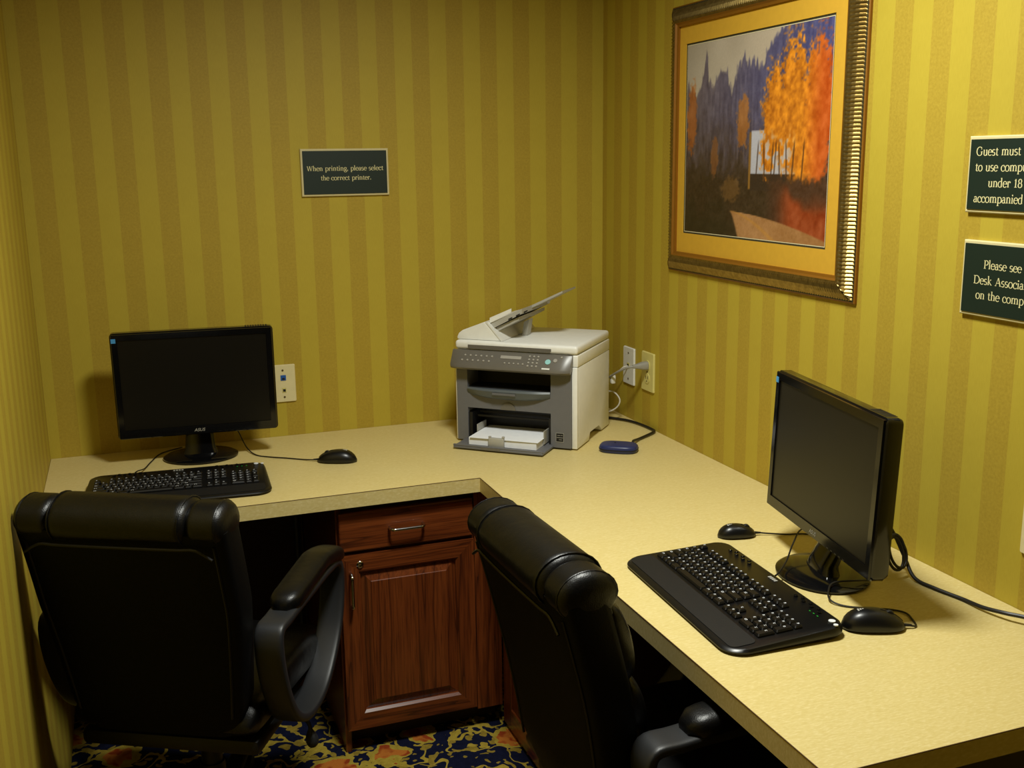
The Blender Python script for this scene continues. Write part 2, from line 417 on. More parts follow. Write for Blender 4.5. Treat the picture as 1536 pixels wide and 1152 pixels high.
wall_quad('wall_right', [(XR, 0, 0), (XR, YB, 0), (XR, YB, CEIL), (XR, 0, CEIL)], (.1, 0, 0), 'wall_side')
wall_quad('wall_left', [(-W, 0, 0), (-W, YB, 0), (-W, YB, CEIL), (-W, 0, CEIL)], (-.1, 0, 0), 'wall_side')
wall_quad('wall_front', [(-W, YB, 0), (XR, YB, 0), (XR, YB, CEIL), (-W, YB, CEIL)], (0, -.1, 0), 'oak_dark')

# ------------------------------------------------------------------ ceiling lamp (above the frame)
for (lx, ly), watts in LAMPS:
    t = thing('ceiling_lamp', 'round white-trimmed lamp set in the ceiling above the desks', 'lamp', (lx, ly, CEIL))
    obj('trim_ring', loft([[(r*math.cos(a), r*math.sin(a), z) for a in [2*PI*k/40 for k in range(40)]] for r, z in ((.20, 0), (.21, -.012), (.19, -.014), (.185, -.004))], closed=True), 'lamp_trim', t, True)
    ld = bpy.data.lights.new('lamp_light', 'AREA'); ld.shape = 'DISK'; ld.size = .34; ld.energy = watts; ld.color = LAMP_COL; ld.spread = math.radians(LAMP_SPREAD)
    lo = bpy.data.objects.new('lamp_light', ld); COL.objects.link(lo); lo.parent = t; lo.location = (0, 0, -.016)

# ------------------------------------------------------------------ desk (L-shaped worktop)
desk = thing('desk', 'L-shaped maple laminate desk running along two papered walls', 'desk', (-.5, -.5, 0))
def dl(p): return (p[0]+.5, p[1]+.5)
g = .001
outline = [dl(p) for p in ((-W+g, -g), (-g, -g), (-g, -LEN), (-D2, -LEN), (-D2, -D1), (-W+g, -D1))]
obj('worktop', prism(outline, 'z', H-TT, H), 'laminate', desk)
e = .0012
obj('edge_band', box(*[v+.5 for v in (-W+g, -D2-e)], *[v+.5 for v in (-D1-e, -D1)], H-TT, H-.0012), 'laminate', desk)
obj('edge_band', box(*[v+.5 for v in (-D2-e, -D2)], *[v+.5 for v in (-LEN-e, -D1-e)], H-TT, H-.0012), 'laminate', desk)
obj('edge_band', box(*[v+.5 for v in (-D2-e, -g)], *[v+.5 for v in (-LEN-e, -LEN)], H-TT, H-.0012), 'laminate', desk)
obj('edge_seam', box(*[v+.5 for v in (-W+g, -D2-e)], *[v+.5 for v in (-D1-e*1.2, -D1-.0001)], H-.0012, H+.0001), 'seam', desk)
obj('edge_seam', box(*[v+.5 for v in (-D2-e*1.2, -D2-.0001)], *[v+.5 for v in (-LEN-e, -D1-e)], H-.0012, H+.0001), 'seam', desk)
obj('edge_seam', box(*[v+.5 for v in (-D2-e, -g)], *[v+.5 for v in (-LEN-e*1.2, -LEN-.0001)], H-.0012, H+.0001), 'seam', desk)
obj('support_panel', box(-.60+.5, -.012+.5, -2.09+.5, -2.06+.5, 0, H-TT), 'oak_dark', desk)

obj('modesty_panel', box(-W+.002+.5, -1.045+.5, -.030+.5, -.012+.5, .0, H-TT-.001), 'oak_dark', desk)
obj('modesty_panel', box(-.030+.5, -.012+.5, -2.055+.5, -1.045+.5, .0, H-TT-.001), 'oak_dark', desk)

# ------------------------------------------------------------------ cabinets under the desk
YC = -.627
cab = thing('cabinet', 'stained oak cabinet with one drawer and a locking panel door under the desk', 'cabinet', (-.835, -.31, 0))
cx, cy = .835, .31
def cb(x0, x1, y0, y1, z0, z1, bev=0): return box(x0+cx, x1+cx, y0+cy, y1+cy, z0, z1, bev)
CX0, CX1 = -1.040, -.612
obj('side_panel', cb(CX0, CX0+.016, YC+.02, -.02, 0, .70), 'oak_z', cab)
obj('side_panel', cb(CX1-.016, CX1, YC+.092, -.02, 0, .70), 'oak_z', cab)
obj('back_panel', cb(CX0+.016, CX1-.016, -.035, -.02, .06, .70), 'oak_z', cab)
obj('bottom_panel', cb(CX0+.016, CX1-.016, YC+.03, -.035, .07, .086), 'oak_dark', cab)
obj('toe_kick', cb(CX0+.016, -.594, YC+.075, YC+.09, 0, .07), 'oak_dark', cab)
obj('face_rail', cb(CX0+.016, CX1-.016, YC+.02, YC+.04, .665, .70), 'oak_dark', cab)
obj('face_rail', cb(CX0+.016, CX1-.016, YC+.02, YC+.04, .555, .59), 'oak_x', cab)
obj('face_stile', cb(-.668, -.594, YC+.004, YC+.0195, .062, .70, .001), 'oak_z', cab)
dx0, dx1 = -1.035, -.671
dr = obj('drawer_front', cb(dx0, dx1, YC, YC+.0195, .578, .684, .004), 'oak_x', cab)
def handle(p0, p1, out, parent):
    p0, p1 = Vector(p0), Vector(p1); d = (p1-p0).normalized(); o = Vector(out)
    h = obj('handle', tube([p0, p0+o*.6, p0+o*.95+d*.006, p0+o+d*.018, p1+o-d*.018, p1+o*.95-d*.006, p1+o*.6, p1], .0042, 10, 4), 'chrome', parent, True)
    h['label'] = 'slim chrome bar handle'
    return h
handle((-.902+cx, YC+cy, .632), (-.812+cx, YC+cy, .632), (0, -.026, 0), dr)
z0, z1 = .072, .568; SW = .052
door = obj('door', cb(dx0+.004, dx1-.004, YC+.012, YC+.0195, z0+.004, z1-.004), 'oak_z', cab)
def mitre(a, b_, c, d):   # one mitred door member with a bevelled inner edge
    bm = bmesh.new()
    bo, to = [], []
    for (x, z) in (a, b_, c, d):
        bo.append(bm.verts.new((x+cx, YC+.0121+cy, z))); to.append(bm.verts.new((x+cx, YC+cy, z)))
    bm.faces.new(bo); bm.faces.new(to[::-1])
    for i in range(4): bm.faces.new((bo[i], bo[(i+1) % 4], to[(i+1) % 4], to[i]))
    inner = [x for x in bm.edges if set(x.verts) == {to[2], to[3]}]; outer = [x for x in bm.edges if set(x.verts) == {to[0], to[1]}]
    bmesh.ops.bevel(bm, geom=inner, offset=.0065, segments=1, affect='EDGES')
    outer = [x for x in outer if x.is_valid]
    if outer: bmesh.ops.bevel(bm, geom=outer, offset=.003, segments=2, profile=.5, affect='EDGES')
    return bm
ix0, ix1, iz0, iz1 = dx0+SW, dx1-SW, z0+SW, z1-SW
obj('rail', mitre((dx0, z1), (dx1, z1), (ix1, iz1), (ix0, iz1)), 'oak_x', door)
obj('rail', mitre((dx0, z0), (dx1, z0), (ix1, iz0), (ix0, iz0)), 'oak_x', door)
obj('stile', mitre((dx0, z0), (dx0, z1), (ix0, iz1), (ix0, iz0)), 'oak_z', door)
obj('stile', mitre((dx1, z0), (dx1, z1), (ix1, iz1), (ix1, iz0)), 'oak_z', door)
bm = bmesh.new(); rings = []
for ins, y in ((.001, .0119), (.004, .011), (.026, .0035), (.0275, .0015)):
    rings.append([(x+cx, YC+y+cy, z) for x, z in ((ix0+ins, iz0+ins), (ix1-ins, iz0+ins), (ix1-ins, iz1-ins), (ix0+ins, iz1-ins))])
obj('raised_panel', loft(rings), 'oak_z', door)
handle((-1.010+cx, YC+cy, .520), (-1.010+cx, YC+cy, .428), (0, -.024, 0), door)
lk = obj('lock', lathe([(.0001, 0), (.0095, 0), (.0095, .002), (.0075, .004), (.004, .0045), (.0001, .0045)], 20), 'chrome', door, True)
lk.rotation_euler = (PI/2, 0, 0); lk.location = (-.984+cx, YC+cy, .541)

cab2 = thing('cabinet', 'low oak cabinet with framed side panel behind the office chair at the long desk', 'cabinet', (-.3, -.83, 0))
ax, ay = .3, .83
PX = -.592
obj('body', box(PX+.014+ax, -.02+ax, -1.04+ay, YC+.003+ay, .05, .70), 'oak_dark', cab2)
obj('plinth', box(PX+.03+ax, -.02+ax, -1.04+ay, YC+.003+ay, 0, .05), 'oak_dark', cab2)
pd = obj('side_panel', box(PX+.006+ax, PX+.0135+ax, -1.04+ay, YC+.003+ay, .012, .70), 'oak_z', cab2)
for y0_, y1_ in ((-.682, YC+.003), (-1.04, -.985)): obj('stile', box(PX+ax, PX+.006+ax, y0_+ay, y1_+ay, .012, .70, .0015), 'oak_z', pd)
obj('rail', box(PX+ax, PX+.006+ax, -.985+ay, -.682+ay, .012, .075, .0015), 'oak_y', pd)
obj('rail', box(PX+ax, PX+.006+ax, -.985+ay, -.682+ay, .63, .70, .0015), 'oak_y', pd)
tag(obj('cable_conduit', tube([(-1.062, -.042, .002), (-1.062, -.042, .35), (-1.062, -.042, .70)], .009, 10), 'conduit', None, True), 'thin grey conduit rising up the back wall under the desk', 'conduit')

# ------------------------------------------------------------------ office chairs
def make_chair(label, loc, rz):
    t = thing('office_chair', label, 'chair', loc, rz, 'black leather office chairs')
    # backrest: rounded sections swept up a slightly reclined spine
    def spine(s):  # s 0 bottom .. 1 top
        z = .415+.482*s; y = -.185-.095*s-.02*math.sin(PI*s)*-.6
        return y, z
    def hw(s): return .180+.034*min(1, s*1.6)+.003*s
    rings = []
    for k in range(19):
        s = k/18; y, z = spine(s); w = hw(s); th = .043
        if s < .16: w *= (1-(1-s/.16)**2*.16); th *= .65+.35*s/.16
        rings.append([(px, y+.001+py, z+py*.2) for px, py in sup(w, th, 7, 44)])
    obj('back_shell', loft(rings), 'leather_back', t, True, math.radians(60))
    # front cushion in three padded bolsters
    for a, b_ in ((.03, .34), (.35, .66), (.67, .95)):
        rings = []
        for k in range(11):
            f = k/10; s = a+(b_-a)*f; y, z = spine(s); puff = math.sqrt(max(0, 1-(2*f-1)**2))
            rings.append([(px, y+.046+py, z+py*.2) for px, py in sup((hw(s)-.014)*(.93+.07*puff), .010+.026*puff, 3.2, 32)])
        obj('back_cushion', loft(rings), 'leather', t, True, math.radians(70))
    # head roll: fat middle and two slimmer ends
    ry, rz_ = -.283, .902
    def roll(x0, x1, r, name, endr, fl=.72):
        rings = []; n = 24
        for k in range(n+1):
            f = k/n; x = x0+(x1-x0)*f; d = min(f, 1-f)*(abs(x1-x0))
            q = min(1, d/endr); rr = r*(fl+(1-fl)*math.sqrt(max(0, 1-(1-q)**2)))
            rings.append([(x, ry+.010+1.28*rr*math.cos(a), rz_+rr*math.sin(a)) for a in [2*PI*j/28 for j in range(28)]])
        return obj(name, loft(rings), 'leather', t, True, math.radians(60))
    rc = roll(-.143, .143, .047, 'head_roll', .018)
    for s in (-1, 1):
        re_ = roll(s*.134, s*.217, .042, 'head_roll_end', .022, .40)
        sx = s*.199
        obj('stitching', tube([(sx, ry+.010+1.28*.0415*math.cos(a), rz_+.0415*math.sin(a)) for a in [2*PI*j/24 for j in range(24)]], .0016, 6, 1, closed=True, smoothp=False), 'leather', re_, True)
        obj('stitching', tube([(s*.131, ry+.010+1.28*.0468*math.cos(a), rz_+.0468*math.sin(a)) for a in [2*PI*j/24 for j in range(24)]], .0018, 6, 1, closed=True, smoothp=False), 'leather', rc, True)
        # piping down the side edges of the shell
        for dy in (-.040, .040):
            pts = []
            for k in range(12):
                s_ = .12+.83*k/11; y, z = spine(s_); pts.append((s*hw(s_)*.888, y+.001+dy, z+dy*.2))
            obj('piping', tube(pts, .0028, 6, 2), 'leather', t, True)
    pts = []
    for k in range(13):
        x = -.192+.384*k/12; pts.append((x, ry-.037-.003*math.cos(x*9), 0.860-(.018 if abs(x) > .17 else 0)))
    obj('piping', tube(pts, .003, 6, 3), 'leather', t, True)
    # seat
    rings = []
    for k in range(17):
        f = k/16; y = -.215+.475*f; w = .226*(1-.10*(1-f))*(1 if .06 < f < .94 else .955); zc = .435+.012*math.sin(PI*f)-.05*max(0, f-.72)**1.2*2
        h = .052*(math.sqrt(max(.06, 1-(2*abs(f-.5))**8)))
        rings.append([(px, y, zc+py) for px, py in sup(w, h, 4, 32)])
    obj('seat', loft(rings), 'leather', t, True, math.radians(60))
    obj('seat_pan', box(-.20, .20, -.19, .20, .355, .392, .012), 'chair_black', t, True)
    # arms: closed D loop with a padded top
    for s in (-1, 1):
        path = smooth_path([(0, y, z) for y, z in ((-.188, .632), (-.125, .644), (0, .648), (.12, .650), (.195, .638), (.205, .57), (.165, .475), (.07, .395), (-.04, .380), (-.125, .425), (-.178, .53))], 6, True)
        rings = []; m = len(path)
        for i, p in enumerate(path):
            tg = (path[(i+1) % m]-path[i-1]).normalized(); nr = Vector((1, 0, 0)).cross(tg)
            rings.append([Vector((s*.238, 0, 0))+p+Vector((px, 0, 0))+nr*py for px, py in sup(.030, .0105, 5, 20)])
        arm = obj('arm', loft(rings, closed=True), 'chair_plastic', t, True, math.radians(60))
        rings = []
        for k in range(19):
            f = k/18; y = -.118+.352*f; d = min(f, 1-f); q = min(1, d/.11); sc = .45+.55*math.sqrt(max(0, 1-(1-q)**2))
            zc = .663+.018*min(f, .6)/.6-.07*max(0, f-.62)**1.5*2
            rings.append([(s*.238+px, y, zc+py) for px, py in sup(.034*sc, .022*sc, 2.8, 20)])
        obj('arm_pad', loft(rings), 'leather', arm, True, math.radians(60))
        obj('arm_bracket', box(min(s*.18, s*.238), max(s*.18, s*.238), -.06, .07, .366, .384, .004), 'chair_black', t)
    # mechanism, column, star base and castors
    obj('tilt_mechanism', box(-.075, .075, -.12, .10, .318, .356, .01), 'chair_black', t)
    lv = obj('height_lever', tube([(.06, .02, .335), (.17, .02, .335), (.225, .02, .325), (.235, .02, .29), (.24, .015, .262)], lambda f: .0045 if f < .66 else .0045+.011*math.sin(PI*min(1, (f-.66)/.36)), 8, 5), 'chair_plastic', t, True)
    obj('gas_column', cyl((0, 0, .16), 'z', .024, .16, 20), 'chair_black', t, True)
    obj('column_cover', cyl((0, 0, .10), 'z', .034, .12, 20, r2=.028), 'chair_black', t, True)
    obj('base_hub', cyl((0, 0, .072), 'z', .05, .052, 24, .006), 'chair_black', t, True)
    for k in range(5):
        a = 2*PI*k/5+.5; d = Vector((math.cos(a), math.sin(a), 0)); sd = Vector((-d.y, d.x, 0)); rings = []
        for j in range(8):
            f = j/7; p = d*(.035+.262*f)+Vector((0, 0, .100-.022*f)); w = .030-.011*f; h = .017-.006*f
            rings.append([p+sd*px+Vector((0, 0, py)) for px, py in sup(w, h, 3.5, 12)])
        lg = obj('base_leg', loft(rings), 'chair_black', t, True, math.radians(60))
        c = d*.285
        bm = bmesh.new()
        for off in (-.014, .014):
            q = c+sd*off
            rr = []
            for xo, r_ in ((-.009, .020), (-.007, .0265), (.007, .0265), (.009, .020)):
                rr.append([q+sd*xo+d*math.cos(b)*r_+Vector((0, 0, .0272+math.sin(b)*r_)) for b in [2*PI*m_/18 for m_ in range(18)]])
            loft(rr, bm=bm)
        tube([c+Vector((0, 0, .03)), c+Vector((0, 0, .085))], .006, 8, 1, smoothp=False, bm=bm)
        obj('castor', bm, 'chair_black', lg, True)
    return t
ch = make_chair('black leather office chair turned aslant at the back desk, its back to the left wall', (-1.400, -.886, 0), math.radians(-29))
group_copy(ch, (-.596, -1.588, 0), math.radians(-87.9), 'black leather office chair pushed in at the long right-hand desk, seen from behind')

# ------------------------------------------------------------------ monitors
def make_monitor(label, panel_c, yaw, tilt, w, h, base_xy):
    """local x right across the screen, -y towards the viewer; origin on the worktop"""
    t = thing('monitor', label, 'monitor', (base_xy[0], base_xy[1], H), yaw, 'black flat-screen monitors')
    R_ = Matrix.Rotation(yaw, 4, 'Z'); c = R_.inverted() @ Vector((panel_c[0]-base_xy[0], panel_c[1]-base_xy[1], panel_c[2]-H))
    T_ = Matrix.Translation(c) @ Matrix.Rotation(-tilt, 4, 'X')
    def put(o): o.matrix_local = T_; return o
    hx, hz = w/2, h/2; iw, it, ib = .019, .020, .026       # bezel widths: sides, top, bottom
    # housing: front edge rounded, chamfered back
    rings = []
    for y, ins, r in ((.0015, .0015, .009), (0, .003, .008)):
        pass
    prof = [(.0, .0025), (.003, 0), (.024, .0), (.034, .004), (.046, .030), (.056, .075)]
    rings = [[(px, y, pz) for px, pz in rrect(w-2*ins, h-2*ins, .010, 4)] for y, ins in prof]
    hb = put(obj('housing', loft(rings), 'black_gloss', t, True, math.radians(35)))
    bm = bmesh.new()
    ox, oz, inx, inz0, inz1 = hx-.003, hz-.003, hx-iw, -hz+ib, hz-it
    o4 = [(-ox, -oz), (ox, -oz), (ox, oz), (-ox, oz)]; i4 = [(-inx, inz0), (inx, inz0), (inx, inz1), (-inx, inz1)]
    vo = [bm.verts.new((x, -.0002, z)) for x, z in o4]; vm = [bm.verts.new((x*.993, -.004, z*.993)) for x, z in o4]
    vi = [bm.verts.new((x, -.004, z)) for x, z in i4]; vd = [bm.verts.new((x, -.0005, z)) for x, z in i4]
    for A, B in ((vo, vm), (vm, vi), (vi, vd)):
        for i in range(4): bm.faces.new((A[i], A[(i+1) % 4], B[(i+1) % 4], B[i]))
    put(obj('bezel', bm, 'black_gloss', t))
    put(obj('screen', box(-inx+.0004, inx-.0004, -.0014, -.0003, inz0+.0004, inz1-.0004), 'screen', t))
    bm = bmesh.new()
    for k in range(5): box(hx-.10-k*.016, hx-.092-k*.016, -.0046, -.0041, -hz+.005, -hz+.0075, bm=bm)
    put(obj('button_row', bm, 'black_satin', t))
    put(obj('sticker', box(-hx+.004, -hx+.016, -.0047, -.0041, hz-.026, hz-.014), 'sticker_blue', t))
    me = font_mesh('ASUS', .0125, .25); me.materials.append(M['silver_print'])
    lg = inst('logo', me, t); lg.matrix_local = T_ @ Matrix.Translation((0, -.0045, -hz+.014)) @ Matrix.Rotation(PI/2, 4, 'X')
    bm = bmesh.new()
    for k in range(9): box(hx-.075+k*.007, hx-.071+k*.007, .006, .028, hz-.0004, hz+.0003, bm=bm)
    put(obj('vent_slots', bm, 'black_matte', t))
    # stand
    zb = c.z-hz
    rings = []
    for z, w_, y_, d_ in ((.010, .050, .0, .020), (.030, .042, .002, .016), (zb-.0+.02, .036, c.y+.060, .010), (zb+.08, .036, c.y+.066, .009)):
        rings.append([(px, y_+py, z) for px, py in sup(w_, d_, 4, 20)])
    obj('neck', loft(rings), 'black_gloss', t, True)
    b = lathe([(.0001, .0), (.098, .0), (.104, .003), (.104, .006), (.096, .0105), (.05, .0135), (.0001, .0145)], 48)
    bmesh.ops.scale(b, vec=(1.0, .86, 1), verts=b.verts[:])
    obj('base', b, 'black_gloss', t, True, math.radians(50))
    return t
make_monitor('black monitor in front of the back wall, its left bezel towards the left wall', (-1.335, -.190, .972), -.077, -.03, .434, .300, (-1.334, -.145))
make_monitor('black monitor on the long right-hand desk, seen aslant beside the two mice', (-.2555, -1.553, .9765), -1.7515, .042, .452, .299, (-.232, -1.545))

# ------------------------------------------------------------------ keyboards
KW, KD, KF, KB = .462, .236, .011, .026
def ktop(y): return KF+(KB-KF)*(y+KD/2)/KD
ROWS = [  # (list of key widths in units; negative = gap)
    [1.5, 1, 1, 1.5, 6, 1.5, 1, 1.5],
    [2.25, 1, 1, 1, 1, 1, 1, 1, 1, 1, 1, 2.75],
    [1.75, 1, 1, 1, 1, 1, 1, 1, 1, 1, 1, 1, 2.25],
    [1.5, 1, 1, 1, 1, 1, 1, 1, 1, 1, 1, 1, 1, 1.5],
    [1, 1, 1, 1, 1, 1, 1, 1, 1, 1, 1, 1, 1, 2],
    [1, -1, 1, 1, 1, 1, -.5, 1, 1, 1, 1, -.5, 1, 1, 1, 1]]
LEG = ['CWA_AWC', 'SZXCVBNM,./S', 'CASDFGHJKL;"E', 'TQWERTYUIOP[]|', '`1234567890-=B', 'EFFFFFFFFFFFF']
def make_keyboard(label, loc, rz):
    t = thing('keyboard', label, 'keyboard', loc, rz, 'black computer keyboards')
    # body with rounded outline and sloping top, palm rest in front
    ol = []
    for k in range(9):
        a = PI+PI/2*k/8; ol.append((-KW/2+.040+.040*math.cos(a), -KD/2+.040+.040*math.sin(a)))
    for k in range(9):
        a = -PI/2+PI/2*k/8; ol.append((KW/2-.040+.040*math.cos(a), -KD/2+.040+.040*math.sin(a)))
    for k in range(7):
        a = PI/2*k/6; ol.append((KW/2-.006-.030+.030*math.cos(a), KD/2-.030+.030*math.sin(a)))
    for k in range(7):
        a = PI/2+PI/2*k/6; ol.append((-KW/2+.006+.030+.030*math.cos(a), KD/2-.030+.030*math.sin(a)))
    rings = []
    for ins, zf in ((.006, 0), (.0, .35), (.0, .6), (.003, .9), (.007, 1.0)):
        sx, sy = (KW/2-ins)/(KW/2), (KD/2-ins)/(KD/2)
        rings.append([(x*sx, y*sy, (.001+(ktop(y*sy)-.001)*zf)) for x, y in ol])
    obj('body', loft(rings), 'black_satin', t, True, math.radians(30))
    def slab(x0, x1, y0, y1, dz, mat, name, parent=t, r=.004):
        pts = rrect(x1-x0, y1-y0, r, 3, (x0+x1)/2, (y0+y1)/2)
        return obj(name, loft([[(x, y, ktop(y)+.0001) for x, y in pts], [(x, y, ktop(y)+dz) for x, y in pts]]), mat, parent)
    slab(-KW/2+.014, KW/2-.016, -KD/2+.012, -KD/2+.062, .0012, 'black_matte', 'palm_rest', r=.012)
    pitch, cap = .0180, .0152
    x_main = -KW/2+.022; y0 = -KD/2+.078
    proto = {}
    def keymesh(wu, hu=1):
        if (wu, hu) not in proto:
            w_, d_ = wu*pitch-(pitch-cap), hu*pitch-(pitch-cap)
            bm = loft([[(x, y, 0) for x, y in rrect(w_, d_, .0012, 1)], [(x*.99, y*.99, .003) for x, y in rrect(w_, d_, .0012, 1)], [(x, y, .0062) for x, y in rrect(w_-.004, d_-.004, .0015, 1)]])
            me = bpy.data.meshes.new('key'); bmesh.ops.recalc_face_normals(bm, faces=bm.faces[:]); bm.to_mesh(me); bm.free(); me.materials.append(M['key']); proto[(wu, hu)] = me
        return proto[(wu, hu)]
    lb = bmesh.new()
    def key(xc, yc, wu, ch, hu=1):
        z = ktop(yc); o = inst('key', keymesh(wu, hu), t, (xc, yc, z)); o.rotation_euler = (math.atan((KB-KF)/KD), 0, 0)
        if ch and ch != '_':
            w_ = .0035 if wu <= 1 else .0062
            # a small printed legend: two short strokes in the upper left of the cap
            xl, yl, zl = xc-wu*pitch/2+.0058, yc+.0022, z+.00645
            def st(a, b, c_, d): 
                vs = [lb.verts.new((xl+px, yl+py, zl+(KB-KF)/KD*(py+.002))) for px, py in ((a, b), (c_, b), (c_, d), (a, d))]; lb.faces.new(vs)
            k = ord(ch) % 5
            st(0, .0022, w_, .0031); 
            if k != 1: st(0, -.0008, .0010, .0022)
            if k in (0, 2, 3): st(w_-.0010, -.0008, w_, .0022)
            if k in (1, 3, 4): st(0, -.0008, w_, .0001)
    for r, row in enumerate(ROWS):
        y = y0+pitch*r+(.005 if r == 5 else 0); x = x_main; i = 0
        tot = sum(abs(v) for v in row)
        for wu in row:
            if wu > 0:
                key(x+wu*pitch*15/tot/2, y, wu if tot == 15 else 1, LEG[r][min(i, len(LEG[r])-1)]); i += 1
            x += abs(wu)*pitch*15/tot
    xn = x_main+15*pitch+.008
    for c_ in range(3):
        for r in (3, 4, 5): key(xn+(c_+.5)*pitch, y0+pitch*r+(.005 if r == 5 else 0), 1, 'HIP'[c_])
        key(xn+(c_+.5)*pitch, y0, 1, '<v>'[c_])
    key(xn+1.5*pitch, y0+pitch, 1, '^')
    xp = xn+3*pitch+.008
    for c_ in range(3):
        for r in range(1, 5): key(xp+(c_+.5)*pitch, y0+pitch*r, 1, '123456789/*N'[(r*3+c_-3) % 12])
    key(xp+pitch, y0, 2, '0'); key(xp+2.5*pitch, y0, 1, '.')
    key(xp+3.5*pitch, y0+.5*pitch, 1, 'E', 2); key(xp+3.5*pitch, y0+2.5*pitch, 1, '+', 2); key(xp+3.5*pitch, y0+4*pitch, 1, '-')
    obj('key_print', lb, 'legend', t)
    # media strip along the back edge
    yb = KD/2-.017
    bt = None
    for k in range(7):
        for side in (-1, 1):
            xx = side*(.085+.013*k)
            o = obj('media_button', cyl((0, 0, 0), 'z', .0042, .0022, 12, .0006), 'black_gloss', t, True) if bt is None else inst('media_button', bt, t)
            bt = bt or o.data; o.location = (xx, yb+(.004 if k % 2 else -.003), ktop(yb))
    bm = bmesh.new()
    cyl((KW/2-.030, yb-.003, ktop(yb)), 'z', .0062, .0016, 16, bm=bm); cyl((KW/2-.014, yb-.006, ktop(yb)), 'z', .0042, .0016, 16, bm=bm)
    obj('round_button', bm, 'legend', t, True)['label'] = 'pair of round white buttons'
    bm = bmesh.new()
    for k in range(4): box(-.014+k*.007, -.009+k*.007, yb-.004, yb+.0035, ktop(yb), ktop(yb)+.0006, bm=bm)
    obj('logo', bm, 'silver_print', t)
    bm = bmesh.new()
    for k in range(3): box(xp+.018+k*.012, xp+.022+k*.012, yb-.016, yb-.0145, ktop(yb), ktop(yb)+.0009, bm=bm)
    obj('indicator_light', bm, 'green_print', t)
    for s in (-1, 1): obj('foot', box(s*.17-.012, s*.17+.012, KD/2-.03, KD/2-.022, .0001, .004), 'black_matte', t)
    return t
kb = make_keyboard('black keyboard on the back desk, half hidden behind the aslant chair', (-1.412, -.452, H), math.radians(-4))
kb2 = group_copy(kb, (-.471, -1.572, H), math.radians(-93), 'black keyboard on the long right-hand desk, fully in view')

# ------------------------------------------------------------------ mice
def make_mouse(label, loc, rz, ln=.112, wd=.060, ht=.036):
    """local +x = nose, where the cord leaves"""
    t = thing('mouse', label, 'mouse', loc, rz, 'black corded mice')
    rings = []; n = 16
    for k in range(n+1):
        f = k/n; x = -ln/2+ln*f; u = 2*f-1
        w = wd/2*(max(.02, 1-abs(u)**2.6))**.5*(1-.08*math.sin(PI*f)); h = ht*(max(.02, 1-abs(u+.18 if u < 0 else u*.93+.18*(1-u))**2.4))**.5 if True else 0
        h = ht*max(.12, (max(0, 1-abs((f-.40)/.62 if f > .40 else (f-.40)/.42)**2.3))**.62)
        ring = []
        for j in range(20):
            a = 2*PI*j/20; c, s_ = math.cos(a), math.sin(a)
            ring.append((x, w*math.copysign(abs(c)**.8, c), max(0, .006+(h-.006)*s_) if s_ > 0 else .006+.0055*s_))
        rings.append(ring)
    obj('shell', loft(rings), 'black_satin', t, True, math.radians(70))
    def top(x):
        f = x/ln+.5; return ht*max(.12, (max(0, 1-abs((f-.40)/.62 if f > .40 else (f-.40)/.42)**2.3))**.62)
    obj('scroll_wheel', cyl((ln*.24, -.0035, top(ln*.24)-.006), 'y', .009, .007, 18, .001), 'black_matte', t, True)
    obj('button_split', tube([(ln*x, 0, top(ln*x)+.0002) for x in (.10, .16, .30, .40, .46)], .0007, 6, 2), 'black_matte', t, True)
    bm = bmesh.new(); x = -ln*.26
    for k in range(3):
        xx = x+k*.004; z = top(xx)+.0004
        vs = [bm.verts.new(p) for p in ((xx, -.006+k*.002, z), (xx+.0028, -.006+k*.002, top(xx+.0028)+.0004), (xx+.0028, .004-k*.001, top(xx+.0028)-.0001), (xx, .004-k*.001, z-.0005))]; bm.faces.new(vs)
    obj('logo', bm, 'silver_print', t)
    obj('cord_relief', tube([(ln/2-.003, 0, .007), (ln/2+.012, 0, .006)], lambda f: .0034-.0012*f, 8, 3), 'black_matte', t, True)
    return t
mouse_a = make_mouse('black corded mouse on the back desk between monitor and printer', (-.980, -.350, H), math.atan2(.40, -.9), .112, .060, .036)
mouse_b = make_mouse('black corded mouse at the near end of the fully visible keyboard', (-.300, -1.784, H), math.atan2(-.38, .93), .112, .062, .038)
mouse_c = make_mouse('small black mouse at the far end of the fully visible keyboard', (-.272, -1.291, H), math.atan2(-.22, .97), .086, .05, .030)

def cable(name, pts, r, mat, label, group=None):
    return tag(obj(name, tube(pts, r, 8, 8), mat, None, True), label, 'cable', group)
def cord(t, pts, r=.0018):
    T_ = (Matrix.Translation(t.location) @ Matrix.Rotation(t.rotation_euler.z, 4, 'Z')).inverted()
    return obj('cord', tube([T_ @ Vector(p_) for p_ in pts], r, 8, 8), 'cable', t, True)
z = H+.0025
cord(mouse_a, [(-1.040, -.322, H+.005), (-1.068, -.297, z), (-1.108, -.265, z), (-1.150, -.235, z), (-1.186, -.195, z), (-1.205, -.130, H+.012), (-1.225, -.06, H+.055), (-1.265, -.03, H+.09)])
cord(kb, [(-1.515, -.318, H+.021), (-1.508, -.295, H+.019), (-1.490, -.230, H+.006), (-1.470, -.150, z), (-1.440, -.070, z), (-1.38, -.025, z)])
cord(mouse_b, [(-.240, -1.810, H+.006), (-.226, -1.808, z), (-.214, -1.785, z), (-.206, -1.758, z), (-.222, -1.735, z), (-.255, -1.716, z), (-.290, -1.690, z), (-.302, -1.665, H+.006), (-.288, -1.640, H+.012), (-.262, -1.622, H+.018), (-.215, -1.640, H+.022), (-.16, -1.635, H+.012)])
cord(mouse_c, [(-.220, -1.303, H+.006), (-.200, -1.312, z+.002), (-.165, -1.326, z), (-.126, -1.340, z), (-.095, -1.38, z), (-.08, -1.45, z)])
